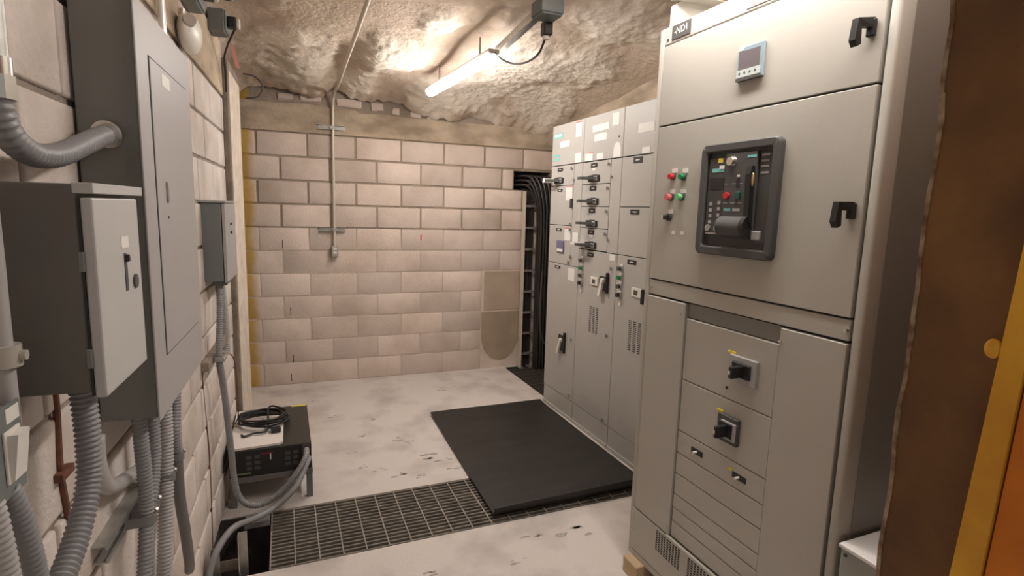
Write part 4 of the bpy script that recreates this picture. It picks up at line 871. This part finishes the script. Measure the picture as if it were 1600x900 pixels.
b = bmn(); pipe(b, [LW(0.130, 2.66, 2.435), LW(0.16, 2.68, 2.432), LW(0.19, 2.72, 2.45), LW(0.205, 2.76, 2.52), LW(0.20, 2.80, 2.68)], 0.006, 0.015, 8); tag(obj('power_lead', b, m_black, None, True), 'black lead rising from the plug above the sensor', 'cable')
b = bmn(); pipe(b, [LW(0.13, 3.30, 2.492), LW(0.115, 3.31, 2.465), LW(0.08, 3.38, 2.42), LW(0.05, 3.48, 2.38), LW(0.04, 3.58, 2.33), LW(0.036, 3.62, 2.22)], 0.0055, 0.015, 8); tag(obj('power_lead', b, m_black, None, True), 'black lead drooping from the plug near the post', 'cable')
b = bmn(); poly(b, [(0.062, 3.645, 2.52), (0.085, 3.645, 2.47), (0.108, 3.645, 2.36), (0.086, 3.645, 2.37), (0.070, 3.645, 2.44)], (0, 0.003, 0)); tag(obj('flagging_tape', b, m_pink, None, False, ML), 'pink flagging tape hanging at the top of the post', 'tape')
b = bmn(); pipe(b, [LW(0.06, 4.3, 2.47), LW(0.13, 4.3, 2.46), LW(0.18, 4.3, 2.40), LW(0.15, 4.3, 2.33), LW(0.07, 4.3, 2.31)], 0.005, 0.015, 8); tag(obj('hanging_cable', b, m_char, None, True), 'dark cable loop beyond the top of the post', 'cable')

# ================================================================== BLACK POWER UNIT ON ITS STAND
t = thing('equipment_stand', 'low dark steel stand carrying the black power unit', 'stand', (-0.1, 3.33, 0))
sx0, sx1, sy0, sy1 = -0.305, 0.108, 3.025, 3.65
b = bmn(); box(b, sx0, sx1, sy0, sy1, 0.135, 0.168, 0.003); obj('tray', b, m_flexd, t)
for (x, y) in ((sx0 + 0.018, sy0 + 0.018), (sx1 - 0.018, sy0 + 0.018), (sx0 + 0.018, sy1 - 0.018), (sx1 - 0.018, sy1 - 0.018)):
    bb = bmn(); box(bb, x - 0.016, x + 0.016, y - 0.016, y + 0.016, 0.0, 0.135, 0.002); obj('leg', bb, m_flexd, t)
t = thing('power_unit', 'black rack power unit on the low stand by the left wall', 'power unit', (-0.1, 3.33, 0.168))
b = bmn(); box(b, sx0 + 0.002, sx1 - 0.005, sy0 + 0.004, sy1 - 0.004, 0.168, 0.315, 0.003); obj('case', b, mat('unit_case', (0.030, 0.029, 0.022), 0.4), t)
b = bmn(); box(b, sx0 + 0.004, sx1 - 0.007, sy0 - 0.001, sy0 + 0.004, 0.172, 0.305); fp = obj('rear_panel', b, m_black, t)
def fpb(name, x0, x1, z0, z1, mtl, d=0.004): bb = bmn(); box(bb, x0, x1, sy0 - 0.001 - d, sy0 - 0.001, z0, z1); return obj(name, bb, mtl, fp)
fpb('red_label', -0.15, -0.09, 0.285, 0.292, mat('dark_red', (0.20, 0.02, 0.015), 0.5)); fpb('white_mark', -0.105, -0.099, 0.252, 0.285, m_white); fpb('green_print', -0.27, -0.20, 0.186, 0.192, mat('faint_green', (0.18, 0.24, 0.12), 0.5))
for x in (-0.22, -0.18, -0.03, 0.01):
    for z in (0.205, 0.235, 0.265): fpb('socket', x, x + 0.026, z, z + 0.018, m_char, 0.003)
fpb('gland_plate', 0.055, 0.095, 0.22, 0.31, m_char, 0.006)
b = bmn(); box(b, 0.010, 0.098, 3.625, 3.644, 0.3152, 0.3162); obj('yellow_stripe', b, m_yellow, t)
b = bmn(); box(b, -0.08, -0.06, 3.60, 3.635, 0.3152, 0.3162); obj('white_sticker', b, m_white, t)
# white sheet and coiled lead on top
b = bmn(); pts = [(-0.300, 3.03), (-0.055, 3.045), (-0.040, 3.06), (-0.035, 3.46), (-0.10, 3.47), (-0.105, 3.585), (-0.30, 3.60)]
poly(b, [(x, y, 0.3165) for x, y in pts], (0, 0, 0.012)); tag(obj('white_sheet', b, mat('off_white_board', (0.78, 0.72, 0.68), 0.7)), 'off white board lying on the black power unit', 'board')
rl = random.Random(5); pts = []
for i in range(64):
    a = i * 0.62; rr = 0.075 + 0.022 * rl.random()
    pts.append((-0.145 + rr * 1.45 * math.cos(a) + 0.006 * rl.uniform(-1, 1), 3.355 + rr * 1.15 * math.sin(a), 0.340 + 0.0007 * i + 0.006 * rl.random()))
pts = [(-0.02, 3.50, 0.325), (-0.005, 3.44, 0.33)] + pts + [(-0.12, 3.21, 0.346), (-0.19, 3.19, 0.340), (-0.235, 3.17, 0.336), (-0.25, 3.20, 0.335)]
b = bmn(); pipe(b, pts, 0.0058, 0.012, 7)
t = thing('coiled_lead', 'coiled black power lead on the off white board', 'cable', (-0.145, 3.36, 0.3285)); obj('lead', b, m_black, t, True)
b = bmn(); box(b, -0.10, -0.05, 3.18, 3.215, 0.331, 0.358, 0.005, 2); obj('plug', b, m_black, t)
b = bmn(); cyl(b, (-0.078, 3.20, 0.343), (-0.12, 3.24, 0.356), 0.010, 0.007, 10); obj('strain_relief', b, m_black, t, True)

# steel frame standing in the open end of the trench
t = thing('steel_frame', 'grey steel angle frame in the open end of the trench', 'frame', (-0.24, 2.50, -0.42))
b = bmn(); box(b, -0.225, -0.221, 2.445, 2.485, -0.42, 0.175); box(b, -0.221, -0.190, 2.481, 2.485, -0.42, 0.175); obj('post', b, m_galv, t)
b = bmn(); box(b, -0.335, -0.331, 2.445, 2.485, -0.42, 0.12); box(b, -0.331, -0.300, 2.481, 2.485, -0.42, 0.12); obj('post', b, m_galv, t)
b = bmn(); box(b, -0.34, -0.19, 2.486, 2.490, 0.0, 0.05); obj('crossbar', b, m_post, t)
b = bmn(); box(b, -0.225, -0.110, 2.80, 2.93, 0.002, 0.007); box(b, -0.225, -0.110, 2.80, 2.803, 0.007, 0.03); obj('cover_tray', b, m_flex, t)
